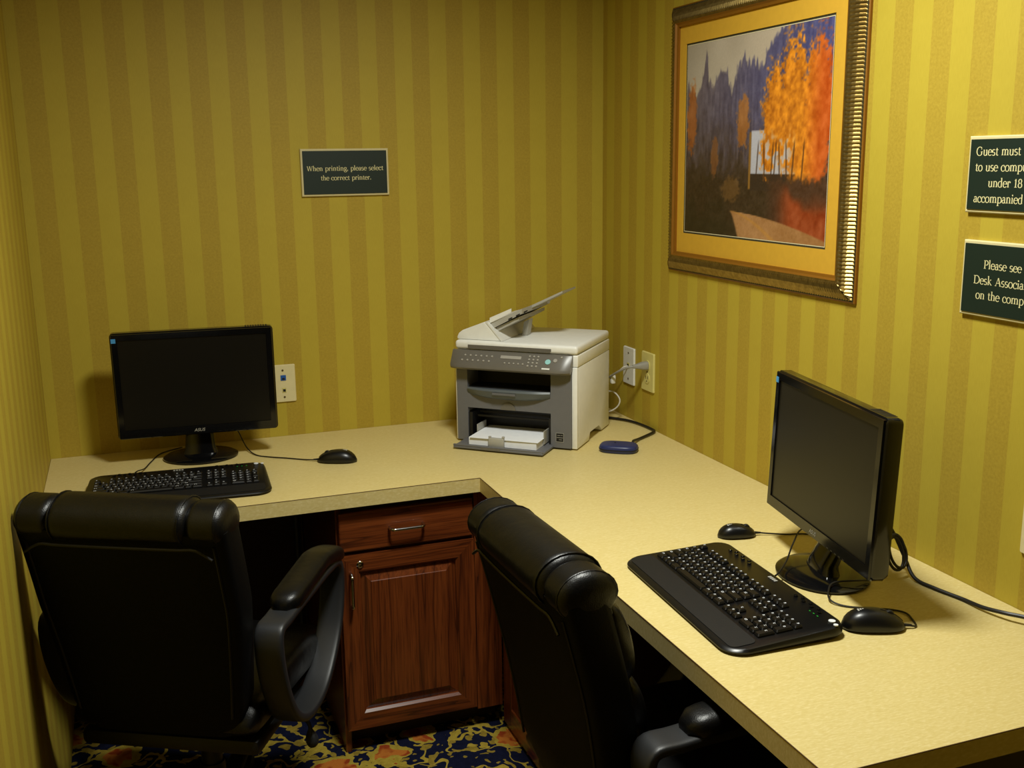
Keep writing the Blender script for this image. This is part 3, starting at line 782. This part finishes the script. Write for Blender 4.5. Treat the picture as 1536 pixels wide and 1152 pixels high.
cord(kb2, [(-.350, -1.555, H+.020), (-.335, -1.545, H+.021), (-.29, -1.505, H+.024), (-.245, -1.462, H+.040), (-.20, -1.43, H+.055), (-.15, -1.44, H+.045)])
z = H+.004
cable('power_cable', [(-.120, -1.58, H+.12), (-.085, -1.575, H+.075), (-.078, -1.60, H+.035), (-.085, -1.64, z+.003), (-.080, -1.69, z), (-.068, -1.75, z), (-.068, -1.80, z+.004), (-.060, -1.845, z+.010), (-.040, -1.885, z+.012), (-.022, -1.95, z+.010), (-.02, -2.05, z)], .0038, 'cable', 'thick black power cable snaking along the right wall to the desk end')
cable('cable_coil', [(-.105+.020*math.cos(a)+.004*math.sin(a*.37), -1.607+.012*math.sin(a*1.0), H+.052+.030*math.sin(a)+.003*math.cos(a*.31)) for a in [k*.7 for k in range(24)]], .0030, 'cable', 'small bundle of coiled black cable behind the right-hand monitor')

# ------------------------------------------------------------------ printer (multi-function, charcoal front)
PR = (-.351, -.2654); PA = math.atan2(-.669, .743)
pr = thing('printer', 'off-white multifunction printer with charcoal front in the desk corner', 'printer', (PR[0], PR[1], H), PA)
PW, PDp = .191, .157                      # half width, half depth
# body with a carrying notch low on the right side
def pbox(name, x0, x1, y0, y1, z0, z1, mat, bev=0, parent=pr, seg=2): return obj(name, box(x0, x1, y0, y1, z0, z1, bev, seg), mat, parent, bool(bev), math.radians(50))
prof = [(-PDp+.012, .004), (-.045, .004), (-.040, .030), (.050, .030), (.075, .014), (.080, .004), (PDp, .004), (PDp, .243), (-PDp+.012, .243)]
obj('side_cover', prism(prof, 'x', PW-.026, PW, .003), 'pr_white', pr, True)
obj('side_cover', prism(prof, 'x', -PW, -PW+.026, .003), 'pr_white', pr, True)
pbox('rear_body', -PW+.0262, PW-.0262, -.02, PDp-.002, .006, .243, 'pr_white')
pbox('front_edge', PW-.017, PW-.0005, -PDp, -PDp+.0118, .004, .243, 'pr_white', .002)
pbox('front_edge', -PW+.0005, -PW+.007, -PDp, -PDp+.0118, .004, .243, 'pr_white', .002)
# scanner section and lid
pbox('scanner_body', -PW, PW, -PDp+.004, PDp, .2438, .278, 'pr_white', .003)
lid = obj('scanner_lid', box(-PW, PW, -PDp, PDp, .2792, .305, .009, 4), 'pr_white', pr, True, math.radians(50))
obj('lid_grip', prism([(-.148, .283), (.108, .283), (.112, .287), (.112, .294), (-.148, .294)], 'y', -PDp-.0012, -PDp+.004), 'pr_panel', pr)
# charcoal fascia: full-height frame around two openings
FX0, FX1, FY = -PW+.007, PW-.017, -PDp-.006
def slab_front(x0, x1, z0, z1, mat='pr_dark', name='fascia', y0=FY, y1=-PDp+.10): return pbox(name, x0, x1, y0, y1, z0, z1, mat)
OX0, OX1 = -.150, .112
slab_front(FX0, OX0, .006, .236); slab_front(OX1, FX1, .006, .236)
slab_front(OX0, OX1, .106, .166); slab_front(OX0, OX1, .222, .236)
slab_front(OX0, OX1, .006, .012)
pbox('output_cavity', OX0, OX1, -PDp+.075, -PDp+.0995, .1662, .2218, 'pr_black')
pbox('output_floor', OX0, OX1, -PDp+.004, -PDp+.0745, .1662, .169, 'pr_black')
pbox('cavity_back', OX0, OX1, -PDp+.085, -PDp+.0995, .0122, .1058, 'pr_black')
for k in range(3): pbox('inner_rib', OX0+.02, OX1-.004, -PDp+.02+k*.018, -PDp+.024+k*.018, .074+k*.008, .080+k*.008, 'pr_black')
pbox('inner_side', OX0, OX0+.012, -PDp, -PDp+.0845, .0122, .09, 'pr_black'); pbox('inner_side', OX1-.008, OX1, -PDp, -PDp+.0845, .0122, .09, 'pr_black')
# bulging lip of the output tray
rings = []
for k in range(13):
    f = k/12; x = OX0+.001+(OX1-OX0-.002)*f; bul = .020*(1-abs(2*f-1)**3.2)+.002; dz = .012*abs(2*f-1)**3
    rings.append([(x, FY-.0002, .168), (x, FY-bul, .170-dz*.1), (x, FY-bul-.003, .164), (x, FY-bul*.8, .144+dz), (x, FY-.0002, .137+dz*1.1)])
obj('output_lip', loft(rings), 'pr_lip', pr, True, math.radians(35))
pbox('lip_recess', -.060, .012, FY-.0262, FY-.020, .155, .161, 'pr_dark')
bm = cyl((-.02, FY-.0022, .104), 'y', .024, .002, 32); 
for v in list(bm.verts):
    if v.co.z < .1062: v.co.z = .1062
obj('thumb_notch', bm, 'pr_panel', pr)
# control panel: sloped and jutting forward
cp = [(-PDp-.004, .2365), (-PDp-.034, .2265), (-PDp-.040, .232), (-PDp-.038, .241), (-PDp-.006, .2775), (-PDp+.0035, .2785), (-PDp+.0035, .2365)]
rings = []
for f in (0, .03, .08, .2, .5, .8, .92, .97, 1):
    x = -PW-.004+(2*PW-.010)*f; k = 1-.35*max(0, 1-min(f, 1-f)/.08)**2
    rings.append([(x, -PDp+(y+PDp)*k if y < -PDp else y, z_) for y, z_ in cp])
panel = obj('control_panel', loft(rings), 'pr_panel', pr, True, math.radians(30))
def onp(x, s, lift=.0006):  # point on the sloping panel face, s = 0 front .. 1 back
    return Vector((x, -PDp-.038+.032*s, .241+.0365*s+lift))
def pbtn(x, s, r, mat, name='button', sx=1):
    o = obj(name, cyl((0, 0, -.001), 'z', r, .0028, 14, .0005), mat, panel, True); o.location = onp(x, s); o.rotation_euler = (math.atan2(.0365, .032), 0, 0); o.scale = (sx, 1, 1); return o
for k in range(6):
    for j in range(2): pbtn(-.155+k*.017+(.006 if j else 0), .32+.34*j, .0030, 'btn')
lcd = obj('display', box(-.032, .032, -.005, .005, 0, .0012), 'btn', panel); lcd.location = onp(-.005, .66); lcd.rotation_euler = (math.atan2(.0365, .032), 0, 0)
for k in range(3):
    for j in range(4): pbtn(.052+k*.013, .16+.22*j, .0030, 'btn')
pbtn(.110, .5, .0085, 'btn_cyan', 'start_button'); pbtn(.131, .62, .006, 'btn', 'stop_button'); pbtn(.148, .86, .003, 'btn')
for k in range(5): pbtn(-.02+k*.014, .26, .0026, 'btn')
o = obj('name_strip', box(-.012, .012, -.0025, .0025, 0, .0006), 'white_pl', panel); o.location = onp(.108, .03); o.rotation_euler = (math.atan2(.0365, .032), 0, 0)
# open paper tray, guides, badge
tr = pbox('paper_tray', -.158, .120, -PDp-.098, -PDp+.004, .004, .0115, 'pr_dark', .002)
pbox('tray_rim', -.158, .120, -PDp-.098, -PDp-.092, .0115, .016, 'pr_dark', .001, tr)
pbox('tray_latch', -.070, -.010, -PDp-.0995, -PDp-.098, .006, .013, 'pr_panel', 0, tr)
pbox('side_guide', .094, .0965, -PDp-.02, -PDp+.05, .016, .055, 'pr_grey', 0, tr)
pbox('side_guide', -.122, -.1195, -PDp-.005, -PDp+.06, .016, .055, 'pr_grey', 0, tr)
gd = pbox('paper_guide', -.052, -.004, -PDp-.086, -PDp-.076, .0118, .040, 'pr_grey', .002, tr)
pbox('guide_finger', -.010, -.003, -PDp-.085, -PDp-.077, .0402, .046, 'pr_grey', .001, tr); pbox('guide_finger', -.052, -.045, -PDp-.085, -PDp-.077, .0402, .044, 'pr_grey', .001, tr)
bm = bmesh.new()
box(.128, .151, FY-.0006, FY-.0001, .024, .050, bm=bm); obj('badge', bm, 'hole', pr)
bm = bmesh.new()
for a in ((.128, .151, .0495, .0505), (.128, .151, .0235, .0245), (.1275, .1285, .0235, .0505), (.1505, .1515, .0235, .0505), (.130, .149, .036, .0372), (.132, .141, .0425, .0435), (.137, .146, .030, .031), (.143, .148, .043, .044)):
    box(a[0], a[1], FY-.0011, FY-.0006, a[2], a[3], bm=bm)
obj('badge_print', bm, 'silver_print', pr)
# automatic feeder: hump at the left of the lid and a long sloping tray
hp = [(-PW+.001, .306), (-PW+.001, .314), (-PW+.006, .324), (-PW+.018, .333), (-.108, .358), (-.098, .360), (-.050, .306)]
fd = obj('document_feeder', prism(hp, 'y', -PDp+.018, PDp-.030, .002), 'pr_white', pr, True, math.radians(30))
obj('feeder_cover', prism([(-.098, .3605), (-.092, .3605), (-.044, .306), (-.0495, .306)], 'y', -PDp+.016, PDp-.028), 'white_pl', fd)
def tray_seg(x0, z0_, x1, z1_, th, y0_, y1_, mat, name):
    return obj(name, prism([(x0, z0_), (x1, z1_), (x1, z1_-th*.7), (x0, z0_-th)], 'y', y0_, y1_), mat, fd)
tray_seg(-.088, .356, .012, .402, .020, -PDp+.030, PDp-.045, 'pr_grey', 'feeder_tray')
tray_seg(.012, .402, .108, .447, .008, -.045, .075, 'pr_grey', 'tray_extension')
tray_seg(-.082, .338, -.002, .376, .014, -PDp+.040, PDp-.055, 'pr_grey', 'tray_underside')
for k in range(3): tray_seg(-.030+k*.024, .3712+k*.0113, -.018+k*.024, .3768+k*.0113, .005, -PDp+.0288, -PDp+.0298, 'hole', 'tray_slot')
tray_seg(-.088, .372, -.020, .402, .016, -PDp+.026, -PDp+.0298, 'pr_white', 'document_guide')
obj('tray_leg', prism([(-.030, .306), (-.014, .306), (-.006, .356), (-.024, .346)], 'y', -.02, .01), 'pr_grey', fd)
tag(obj('paper_stack', bm := prism([(-.118, -PDp-.074), (.092, -PDp-.074), (.092, -PDp+.080), (-.118, -PDp+.080)], 'z', .0122, .034), 'paper'), 'stack of white paper lying in the printer tray', 'paper')
ps = bpy.data.objects['paper_stack']; ps.location = (PR[0], PR[1], H); ps.rotation_euler = (0, 0, PA)
ps2 = obj('top_sheet', box(-.116, .094, -PDp-.078, -PDp+.080, .0342, .0346), 'paper', ps); ps2.rotation_euler = (0, 0, math.radians(.8))

# ------------------------------------------------------------------ blue box, plates, plugs and cords near the printer
bx = thing('network_box', 'navy blue rounded plastic box on the desk right of the printer', 'adapter', (-.205, -.556, H), math.radians(-36))
rings = []
for z_, s in ((.0, .90), (.003, .97), (.010, 1.0), (.017, .97), (.021, .90), (.022, .80)):
    rings.append([(px*s, py*s, z_) for px, py in sup(.056, .037, 3, 40)])
obj('shell', loft(rings), 'blue_box', bx, True, math.radians(50))
rings = []
for z_ in (.0085, .0112): rings.append([(px*1.008, py*1.008, z_) for px, py in sup(.056, .037, 3, 40)])
obj('seam_band', loft(rings), 'hole', bx, True)
obj('foot_ring', loft([[(px*.8, py*.8, z_) for px, py in sup(.056, .037, 3, 24)] for z_ in (-.0001, .002)]), 'black_matte', bx)
obj('indicator', cyl((-.012, .008, .0218), 'z', .003, .0008, 10), 'hole', bx)
obj('socket', box(.022, .040, .030, .0385, .006, .017, .001), 'cable_grey', bx)
obj('socket', box(-.012, .002, .033, .039, .010, .019, .001), 'black_matte', bx)
z = H+.006
cable('power_cable', [(-.150, -.538, H+.011), (-.137, -.514, H+.012), (-.100, -.478, z), (-.055, -.448, z), (-.018, -.418, z), (-.012, -.385, z), (-.016, -.320, z), (-.030, -.262, z), (-.060, -.215, z), (-.10, -.165, z), (-.13, -.12, z)], lambda f: .0042, 'cable', 'black cable curling from the navy box round behind the printer')

def plate(name, label, c, ax, mat, w=.074, h=.118):
    """cover plate on the right wall (ax 'x') or the back wall (ax 'y'); local x across, z up, -y out of the wall"""
    t = thing(name, label, 'wall plate', c, -PI/2 if ax == 'x' else 0)
    pts = rrect(w, h, .003, 2)
    obj('plate', loft([[(x, -.0003, z_) for x, z_ in pts], [(x, -.003, z_) for x, z_ in pts], [(x*.95, -.006, z_*.97) for x, z_ in pts]]), mat, t)
    return t
def screw(t, x, z_): obj('screw', cyl((x, -.0070, z_), 'y', .0032, .0012, 12), 'screw', t, True)
p = plate('wall_plate', 'white phone plate on the right wall just behind the printer', (0, -.2125, .9180), 'x', 'white_pl', .076, .120)
screw(p, 0, .042); screw(p, 0, -.042)
obj('jack', box(-.008, .008, -.0072, -.0061, -.008, .010), 'ivory2', p); obj('jack_hole', box(-.005, .005, -.0078, -.00725, -.004, .006), 'hole', p)
p = plate('wall_outlet', 'yellowed ivory outlet plate on the right wall with a grey plug in it', (0, -.3435, .9220), 'x', 'ivory2', .080, .122)
for zz in (.020, -.020):
    s = obj('socket', cyl((0, -.0078, zz), 'y', .0168, .0018, 24), 'ivory2', p, True)
    bm = bmesh.new()
    for xx in (-.006, .006): box(xx-.0012, xx+.0012, -.0083, -.00785, zz-.002, zz+.007, bm=bm)
    cyl((0, -.0083, zz-.009), 'y', .0024, .0004, 10, bm=bm); obj('slot', bm, 'hole', s)
screw(p, 0, 0)
pl = thing('plug', 'grey power plug in the ivory outlet with its cord drooping behind the printer', 'plug', (-.0085, -.3435, .942), 0)
obj('plug_body', loft([[(x, py, pz) for py, pz in sup(a, b, 4, 16)] for x, a, b in ((0, .014, .013), (-.014, .014, .012), (-.030, .009, .008), (-.048, .005, .005))]), 'cable_grey', pl, True)
obj('cord', tube([(-.046, 0, 0), (-.060, .012, -.004), (-.072, .045, -.020), (-.078, .10, -.048), (-.08, .15, -.07), (-.09, .19, -.10)], .0036, 8, 6), 'cable_grey', pl, True)
cable('phone_cord', [(-.004, -.2125, .917), (-.022, -.212, .915), (-.030, -.195, .900), (-.040, -.175, .885)], .0022, 'cable_white', 'short white cord hanging from the white phone plate')
cable('phone_cord', [(-.112, -.190, .830), (-.090, -.196, .836), (-.060, -.215, .838), (-.045, -.232, .815), (-.052, -.228, .790), (-.075, -.21, .772), (-.10, -.18, .765)], .0024, 'cable_white', 'white cord looping out from behind the printer')
tag(obj('cord_connector', box(-.084, -.068, -.252, -.236, .872, .900, .004), 'white_pl', None, True), 'small white cord connector beside the rear edge of the printer', 'connector')
p = plate('wall_plate', 'ivory plate with blue jack on the back wall beside the monitor', (-1.069, 0, .9105), 'y', 'ivory', .072, .116)
screw(p, -.002, .041); screw(p, 0, -.042)
obj('jack', box(-.009, .007, -.0078, -.0061, .010, .026), 'jack_blue', p); obj('jack_hole', box(-.005, .003, -.0083, -.00785, .012, .018), 'hole', p)
obj('jack', box(-.006, .006, -.0078, -.0061, -.027, -.013), 'ivory2', p); obj('jack_hole', box(-.004, .004, -.0083, -.00785, -.025, -.017), 'hole', p)
p = plate('wall_outlet', 'ivory outlet plate on the right wall cut by the photo edge', (0, -1.8475, .9145), 'x', 'ivory', .072, .118)
for zz in (.020, -.020): obj('socket', cyl((0, -.0078, zz), 'y', .0168, .0018, 24), 'ivory', p, True)
screw(p, 0, 0)

# ------------------------------------------------------------------ signs
def sign(label, c, ax, w, h, lines, group='green notice signs'):
    t = thing('sign', label, 'sign', c, -PI/2 if ax == 'x' else 0, group)
    obj('backing', loft([[(x, y, z_) for x, z_ in ((-w/2+i, -h/2+i), (w/2-i, -h/2+i), (w/2-i, h/2-i), (-w/2+i, h/2-i))] for y, i in ((-.0003, .0), (-.007, .0), (-.0085, .002))]), 'sign_edge', t)
    b = .006
    obj('panel', box(-w/2+b, w/2-b, -.0105, -.0086, -h/2+b, h/2-b), 'sign_green', t)
    bm = bmesh.new()
    for s, x0_, z_, kw in lines: lettering(bm, s, Vector((0, -.0105, 0)), Vector((1, 0, 0)), Vector((0, 0, 1)), Vector((0, -1, 0)), x0=-w/2+x0_, z0=h/2-z_, **kw)
    obj('lettering', bm, 'sign_text', t)
    return t
sw, sh = .2645, .1385
sign('dark green sign about selecting the printer, alone on the back wall', (-.851, 0, 1.539), 'y', sw, sh,
     [('When printing, please select', .0170, .0640, dict(width=.2310)), ('the correct printer.', .0570, .0915, dict(width=.1530))])
kh = dict(height=.0150)
sign('upper dark green sign about guests under 18 on the right wall', (0, -1.618-.135, 1.5310), 'x', .270, sh,
     [('Guest must be', .021, .0350, kh), ('to use computer', .021, .0628, kh), ('under 18', .0545, .0910, kh), ('accompanied', .0225, .1190, kh)])
sign('lower dark green sign about the desk associate on the right wall', (0, -1.6228-.135, 1.3415), 'x', .270, .1400,
     [('Please see', .055, .0500, kh), ('Desk Associate', .033, .0790, kh), ('on the computer', .041, .1065, kh)])

# ------------------------------------------------------------------ framed picture
FY0, FY1, FZ0, FZ1 = -1.312, -.468, 1.250, 1.975
pf = thing('framed_picture', 'large gilt-framed autumn landscape print on the right wall', 'picture', (0, (FY0+FY1)/2, FZ0), -PI/2)
fw, fh, band = (FY1-FY0), (FZ1-FZ0), .058
def member(A, B, inward):
    """one mitred frame member from corner A to B (local x,z); profile: brown lip, ribbed slope, inner ridge"""
    A, B, I = Vector(A), Vector(B), Vector(inward); ln = (B-A).length; d = (B-A)/ln; rib = .0086; n = int(ln/rib)*4
    prof = [(0, .0005, 0), (0, .006, 0), (.003, .0075, 0), (.005, .0085, .25), (.009, .0125, 1), (.020, .0205, 1), (.028, .0245, 1), (.036, .0262, 1), (.0415, .0262, .4), (.044, .0245, 0), (.0475, .0245, 0), (.052, .020, 0), (band, .0185, 0), (band, .0125, 0)]
    rings = []
    for i in range(n+1):
        s = ln*i/n; m_ = (0, .55, 1, .55)[i % 4]
        ring = []
        for u_, dp, rb in prof:
            ss = min(max(s, u_), ln-u_)
            q = A+d*ss+I*u_; ring.append((q.x, -(dp-rb*.0034*m_), q.y))
        rings.append(ring)
    bm = bmesh.new(); R_ = [[bm.verts.new(p_) for p_ in r] for r in rings]
    for i in range(len(R_)-1):
        for j in range(len(prof)-1): bm.faces.new((R_[i][j], R_[i][j+1], R_[i+1][j+1], R_[i+1][j]))
    o = obj('frame_member', bm, 'gilt', pf, False)
    o.data.materials.append(M['frame_lip'])
    for k, f in enumerate(o.data.polygons):
        j = k % (len(prof)-1)
        if j in (0, 1, 10, 11, 12): f.material_index = 1
    return o
hw_ = fw/2
member((-hw_, 0), (hw_, 0), (0, 1)); member((-hw_, fh), (hw_, fh), (0, -1)); member((-hw_, 0), (-hw_, fh), (1, 0)); member((hw_, 0), (hw_, fh), (-1, 0))
obj('backing_board', box(-hw_+.004, hw_-.004, -.009, -.0006, .004, fh-.004), 'mat_line', pf)
# mat with window; art window in local x: -.324..+.324 about art centre
AX0, AX1 = (FY0+FY1)/2+.560, (FY0+FY1)/2+1.2085; AZ0, AZ1 = 1.3615-FZ0, 1.870-FZ0
ax0, ax1 = -.330, .3185
ax0 = -((-.560)-(FY0+FY1)/2); ax1 = -((-1.2085)-(FY0+FY1)/2)
bm = bmesh.new(); o4 = [(-hw_+band-.004, band-.004), (hw_-band+.004, band-.004), (hw_-band+.004, fh-band+.004), (-hw_+band-.004, fh-band+.004)]
i4 = [(ax0, AZ0), (ax1, AZ0), (ax1, AZ1), (ax0, AZ1)]
vo = [bm.verts.new((x, -.0130, z_)) for x, z_ in o4]; vi = [bm.verts.new((x, -.0130, z_)) for x, z_ in i4]; vb = [bm.verts.new((x, -.0110, z_)) for x, z_ in i4]
for A_, B_ in ((vo, vi), (vi, vb)):
    for i in range(4): bm.faces.new((A_[i], A_[(i+1) % 4], B_[(i+1) % 4], B_[i]))
obj('mat_board', bm, 'mat_gold', pf)
def ringstrip(ins0, ins1, y, mat, name):
    bm = bmesh.new()
    A_ = [bm.verts.new((x, y, z_)) for x, z_ in ((ax0+ins0, AZ0+ins0), (ax1-ins0, AZ0+ins0), (ax1-ins0, AZ1-ins0), (ax0+ins0, AZ1-ins0))]
    B_ = [bm.verts.new((x, y, z_)) for x, z_ in ((ax0+ins1, AZ0+ins1), (ax1-ins1, AZ0+ins1), (ax1-ins1, AZ1-ins1), (ax0+ins1, AZ1-ins1))]
    for i in range(4): bm.faces.new((A_[i], A_[(i+1) % 4], B_[(i+1) % 4], B_[i]))
    obj(name, bm, mat, pf)
ringstrip(0, .0045, -.0111, 'mat_line', 'mat_liner'); ringstrip(.0045, .0062, -.0109, 'mat_bevel', 'mat_bevel')
# the print: colours per vertex on a fine grid
NX, NZ = 260, 205
rng = np.random.RandomState(3)
def vnoise(U, V, fx, fy, seed):
    g_ = np.random.RandomState(seed).rand(int(fy)+3, int(fx)+3)
    x, y = U*fx, V*fy; i, j = x.astype(int), y.astype(int); a, b = x-i, y-j; a = a*a*(3-2*a); b = b*b*(3-2*b)
    return (g_[j, i]*(1-a)+g_[j, i+1]*a)*(1-b)+(g_[j+1, i]*(1-a)+g_[j+1, i+1]*a)*b
U, V = np.meshgrid(np.linspace(0, 1, NX), np.linspace(0, 1, NZ))
n1 = .6*vnoise(U, V, 34, 22, 1)+.4*vnoise(U, V, 80, 50, 11); n2 = .5*vnoise(U, V, 46, 40, 2)+.5*vnoise(U, V, 110, 90, 12); n3 = vnoise(U, V, 8, 6, 3); n4 = vnoise(U, V, 90, 14, 4); n5 = vnoise(U, V, 16, 12, 5)
def C3(*c): return np.array(c, float)[None, None, :]
def blend(img, m, c): m = np.clip(m, 0, 1)[..., None]; return img*(1-m)+c*m
def sm(x, a, b): t_ = np.clip((x-a)/(b-a), 0, 1); return t_*t_*(3-2*t_)
img = C3(176, 166, 150)+(n3[..., None]-.5)*18+U[..., None]*C3(10, 2, -6)
tl_x = [0, .05, .09, .12, .155, .175, .20, .24, .28, .32, .36, .39, .44, .49, .53, .57, .60, .66, .72, .80, 1]
tl_y = [.80, .76, .74, .80, .97, .84, .76, .80, .88, .84, .76, .84, .91, .87, .89, .84, .93, .99, 1.05, 1.1, 1.1]
line = np.interp(U, tl_x, tl_y)+(n4-.5)*.07+(n2-.5)*.03
far = C3(104, 92, 98)*(1-U[..., None])+C3(72, 74, 122)*U[..., None]+(n4[..., None]-.5)*26+(n2[..., None]-.5)*16
img = blend(img, sm(line-V, -.01, .035), far)
mid = C3(74, 60, 58)+(n4[..., None]-.5)*30
img = blend(img, sm(.62-V+(n1-.5)*.2, -.1, .28)*.9, mid)
img = blend(img, sm(.40-V+(n1-.5)*.18, -.05, .16), C3(58, 42, 26)+(n2[..., None]-.5)*26)
img = blend(img, sm(.16-V+(n5-.5)*.12, -.02, .1)*sm(.45-U, -.1, .2), C3(46, 36, 20)+(n2[..., None]-.5)*16)
def blob(cx_, cz_, rx, rz, nn, soft=.34): return sm(1.05-np.sqrt(((U-cx_)/rx)**2+((V-cz_)/rz)**2)+(nn-.5)*.75, -.05, soft)
img = blend(img, blob(.045, .60, .045, .20, n2)*.7, C3(178, 96, 30)+(n1[..., None]-.5)*40)
img = blend(img, blob(.445, .58, .045, .14, n2)*.7, C3(184, 112, 38)+(n1[..., None]-.5)*40)
img = blend(img, blob(.235, .40, .032, .11, n2)*.55, C3(150, 88, 34)+(n1[..., None]-.5)*30)
img = blend(img, blob(.37, .24, .07, .07, n2)*.5, C3(130, 92, 44))
barn = sm(U, .505, .512)*sm(-U, -.83, -.82)*sm(V, .318, .325)*sm(-V, -.535, -.527)
img = blend(img, barn*.97, C3(186, 186, 196)+(n3[..., None]-.5)*18)
img = blend(img, sm(U, .492, .497)*sm(-U, -.512, -.505)*sm(V, .24, .25)*sm(-V, -.53, -.52), C3(140, 100, 40))
img = blend(img, sm(U, .505, .515)*sm(V, .235, .245)*sm(-V, -.322, -.316)*sm(-U, -.86, -.84)*.9, C3(52, 38, 28))
tr_ = np.maximum.reduce([blob(.66, .60, .085, .24, n2), blob(.775, .64, .11, .33, n2), blob(.80, .50, .14, .22, n1), blob(.93, .62, .11, .34, n2), blob(.62, .42, .05, .14, n2), blob(.90, .42, .10, .16, n1)])
oc = C3(206, 124, 26)+(n1[..., None]-.5)*90*C3(1, .8, .3)+(n2[..., None]-.5)*60*C3(1, .8, .2)
oc = oc*(1-sm(U, .82, .97)[..., None])+(C3(188, 82, 22)+(n1[..., None]-.5)*50)*sm(U, .82, .97)[..., None]
gaps = sm(n1, .52, .66)*sm(.54-V, -.02, .12)*sm(.80-U, -.02, .06)
img = blend(img, tr_*(1-gaps*.9), oc)
for tx in (.555, .60, .655, .675, .70, .745, .79, .85): img = blend(img, sm(-np.abs(U-tx-(V-.4)*.06*(1 if int(tx*100) % 2 else -1)), -.006, -.002)*sm(V, .27, .30)*sm(-V, -.50, -.44)*.75, C3(58, 36, 22))
img = blend(img, sm(.31-V+(n2-.5)*.05, -.01, .04)*sm(U, .60, .68), C3(70, 44, 28)+(n2[..., None]-.5)*22)
img = blend(img, sm(.25-V+(n5-.5)*.12, -.02, .08)*sm(U, .66, .80)*.9, C3(150, 62, 24)+(n1[..., None]-.5)*46)
t_ = np.clip((.125-V)/.125, 0, 1); rl = .365+.03*t_**.5+.03*t_; rr_ = .42+.66*t_**.62
road = sm(U-rl, -.006, .012)*sm(rr_-U, -.01, .03)*sm(.135-V, 0, .012)
img = blend(img, road, C3(164, 118, 72)+(n2[..., None]-.5)*22+(n3[..., None]-.5)*26)
img = blend(img, road*sm(-np.abs(U-(rl*.62+rr_*.38)), -.03, -.005)*.6, C3(186, 132, 58))
img = np.clip(img+(rng.rand(NZ, NX, 1)-.5)*8, 0, 255)/255
lin = np.where(img <= .04045, img/12.92, ((img+.055)/1.055)**2.4)
X_ = ax0+.0062+(ax1-ax0-.0124)*U; Z_ = AZ0+.0062+(AZ1-AZ0-.0124)*V
verts = np.stack([X_.ravel(), np.full(NX*NZ, -.0104), Z_.ravel()], 1)
idx = np.arange(NX*NZ).reshape(NZ, NX)
faces = np.stack([idx[:-1, :-1].ravel(), idx[:-1, 1:].ravel(), idx[1:, 1:].ravel(), idx[1:, :-1].ravel()], 1)
me = bpy.data.meshes.new('print'); me.from_pydata(verts.tolist(), [], faces.tolist())
att = me.color_attributes.new('paint', 'FLOAT_COLOR', 'POINT')
att.data.foreach_set('color', np.concatenate([lin.reshape(-1, 3), np.ones((NX*NZ, 1))], 1).astype(np.float32).ravel())
m, nt, b = newmat('landscape_print'); at_ = N(nt, 'ShaderNodeAttribute', attribute_name='paint'); L(nt, at_.outputs['Color'], b.inputs['Base Color']); b.inputs['Roughness'].default_value = .5
bump(nt, b, noise(nt, N(nt, 'ShaderNodeTexCoord').outputs['Object'], 300, 2), .15, .0005)
me.materials.append(m); o = bpy.data.objects.new('landscape_print', me); COL.objects.link(o); o.parent = pf
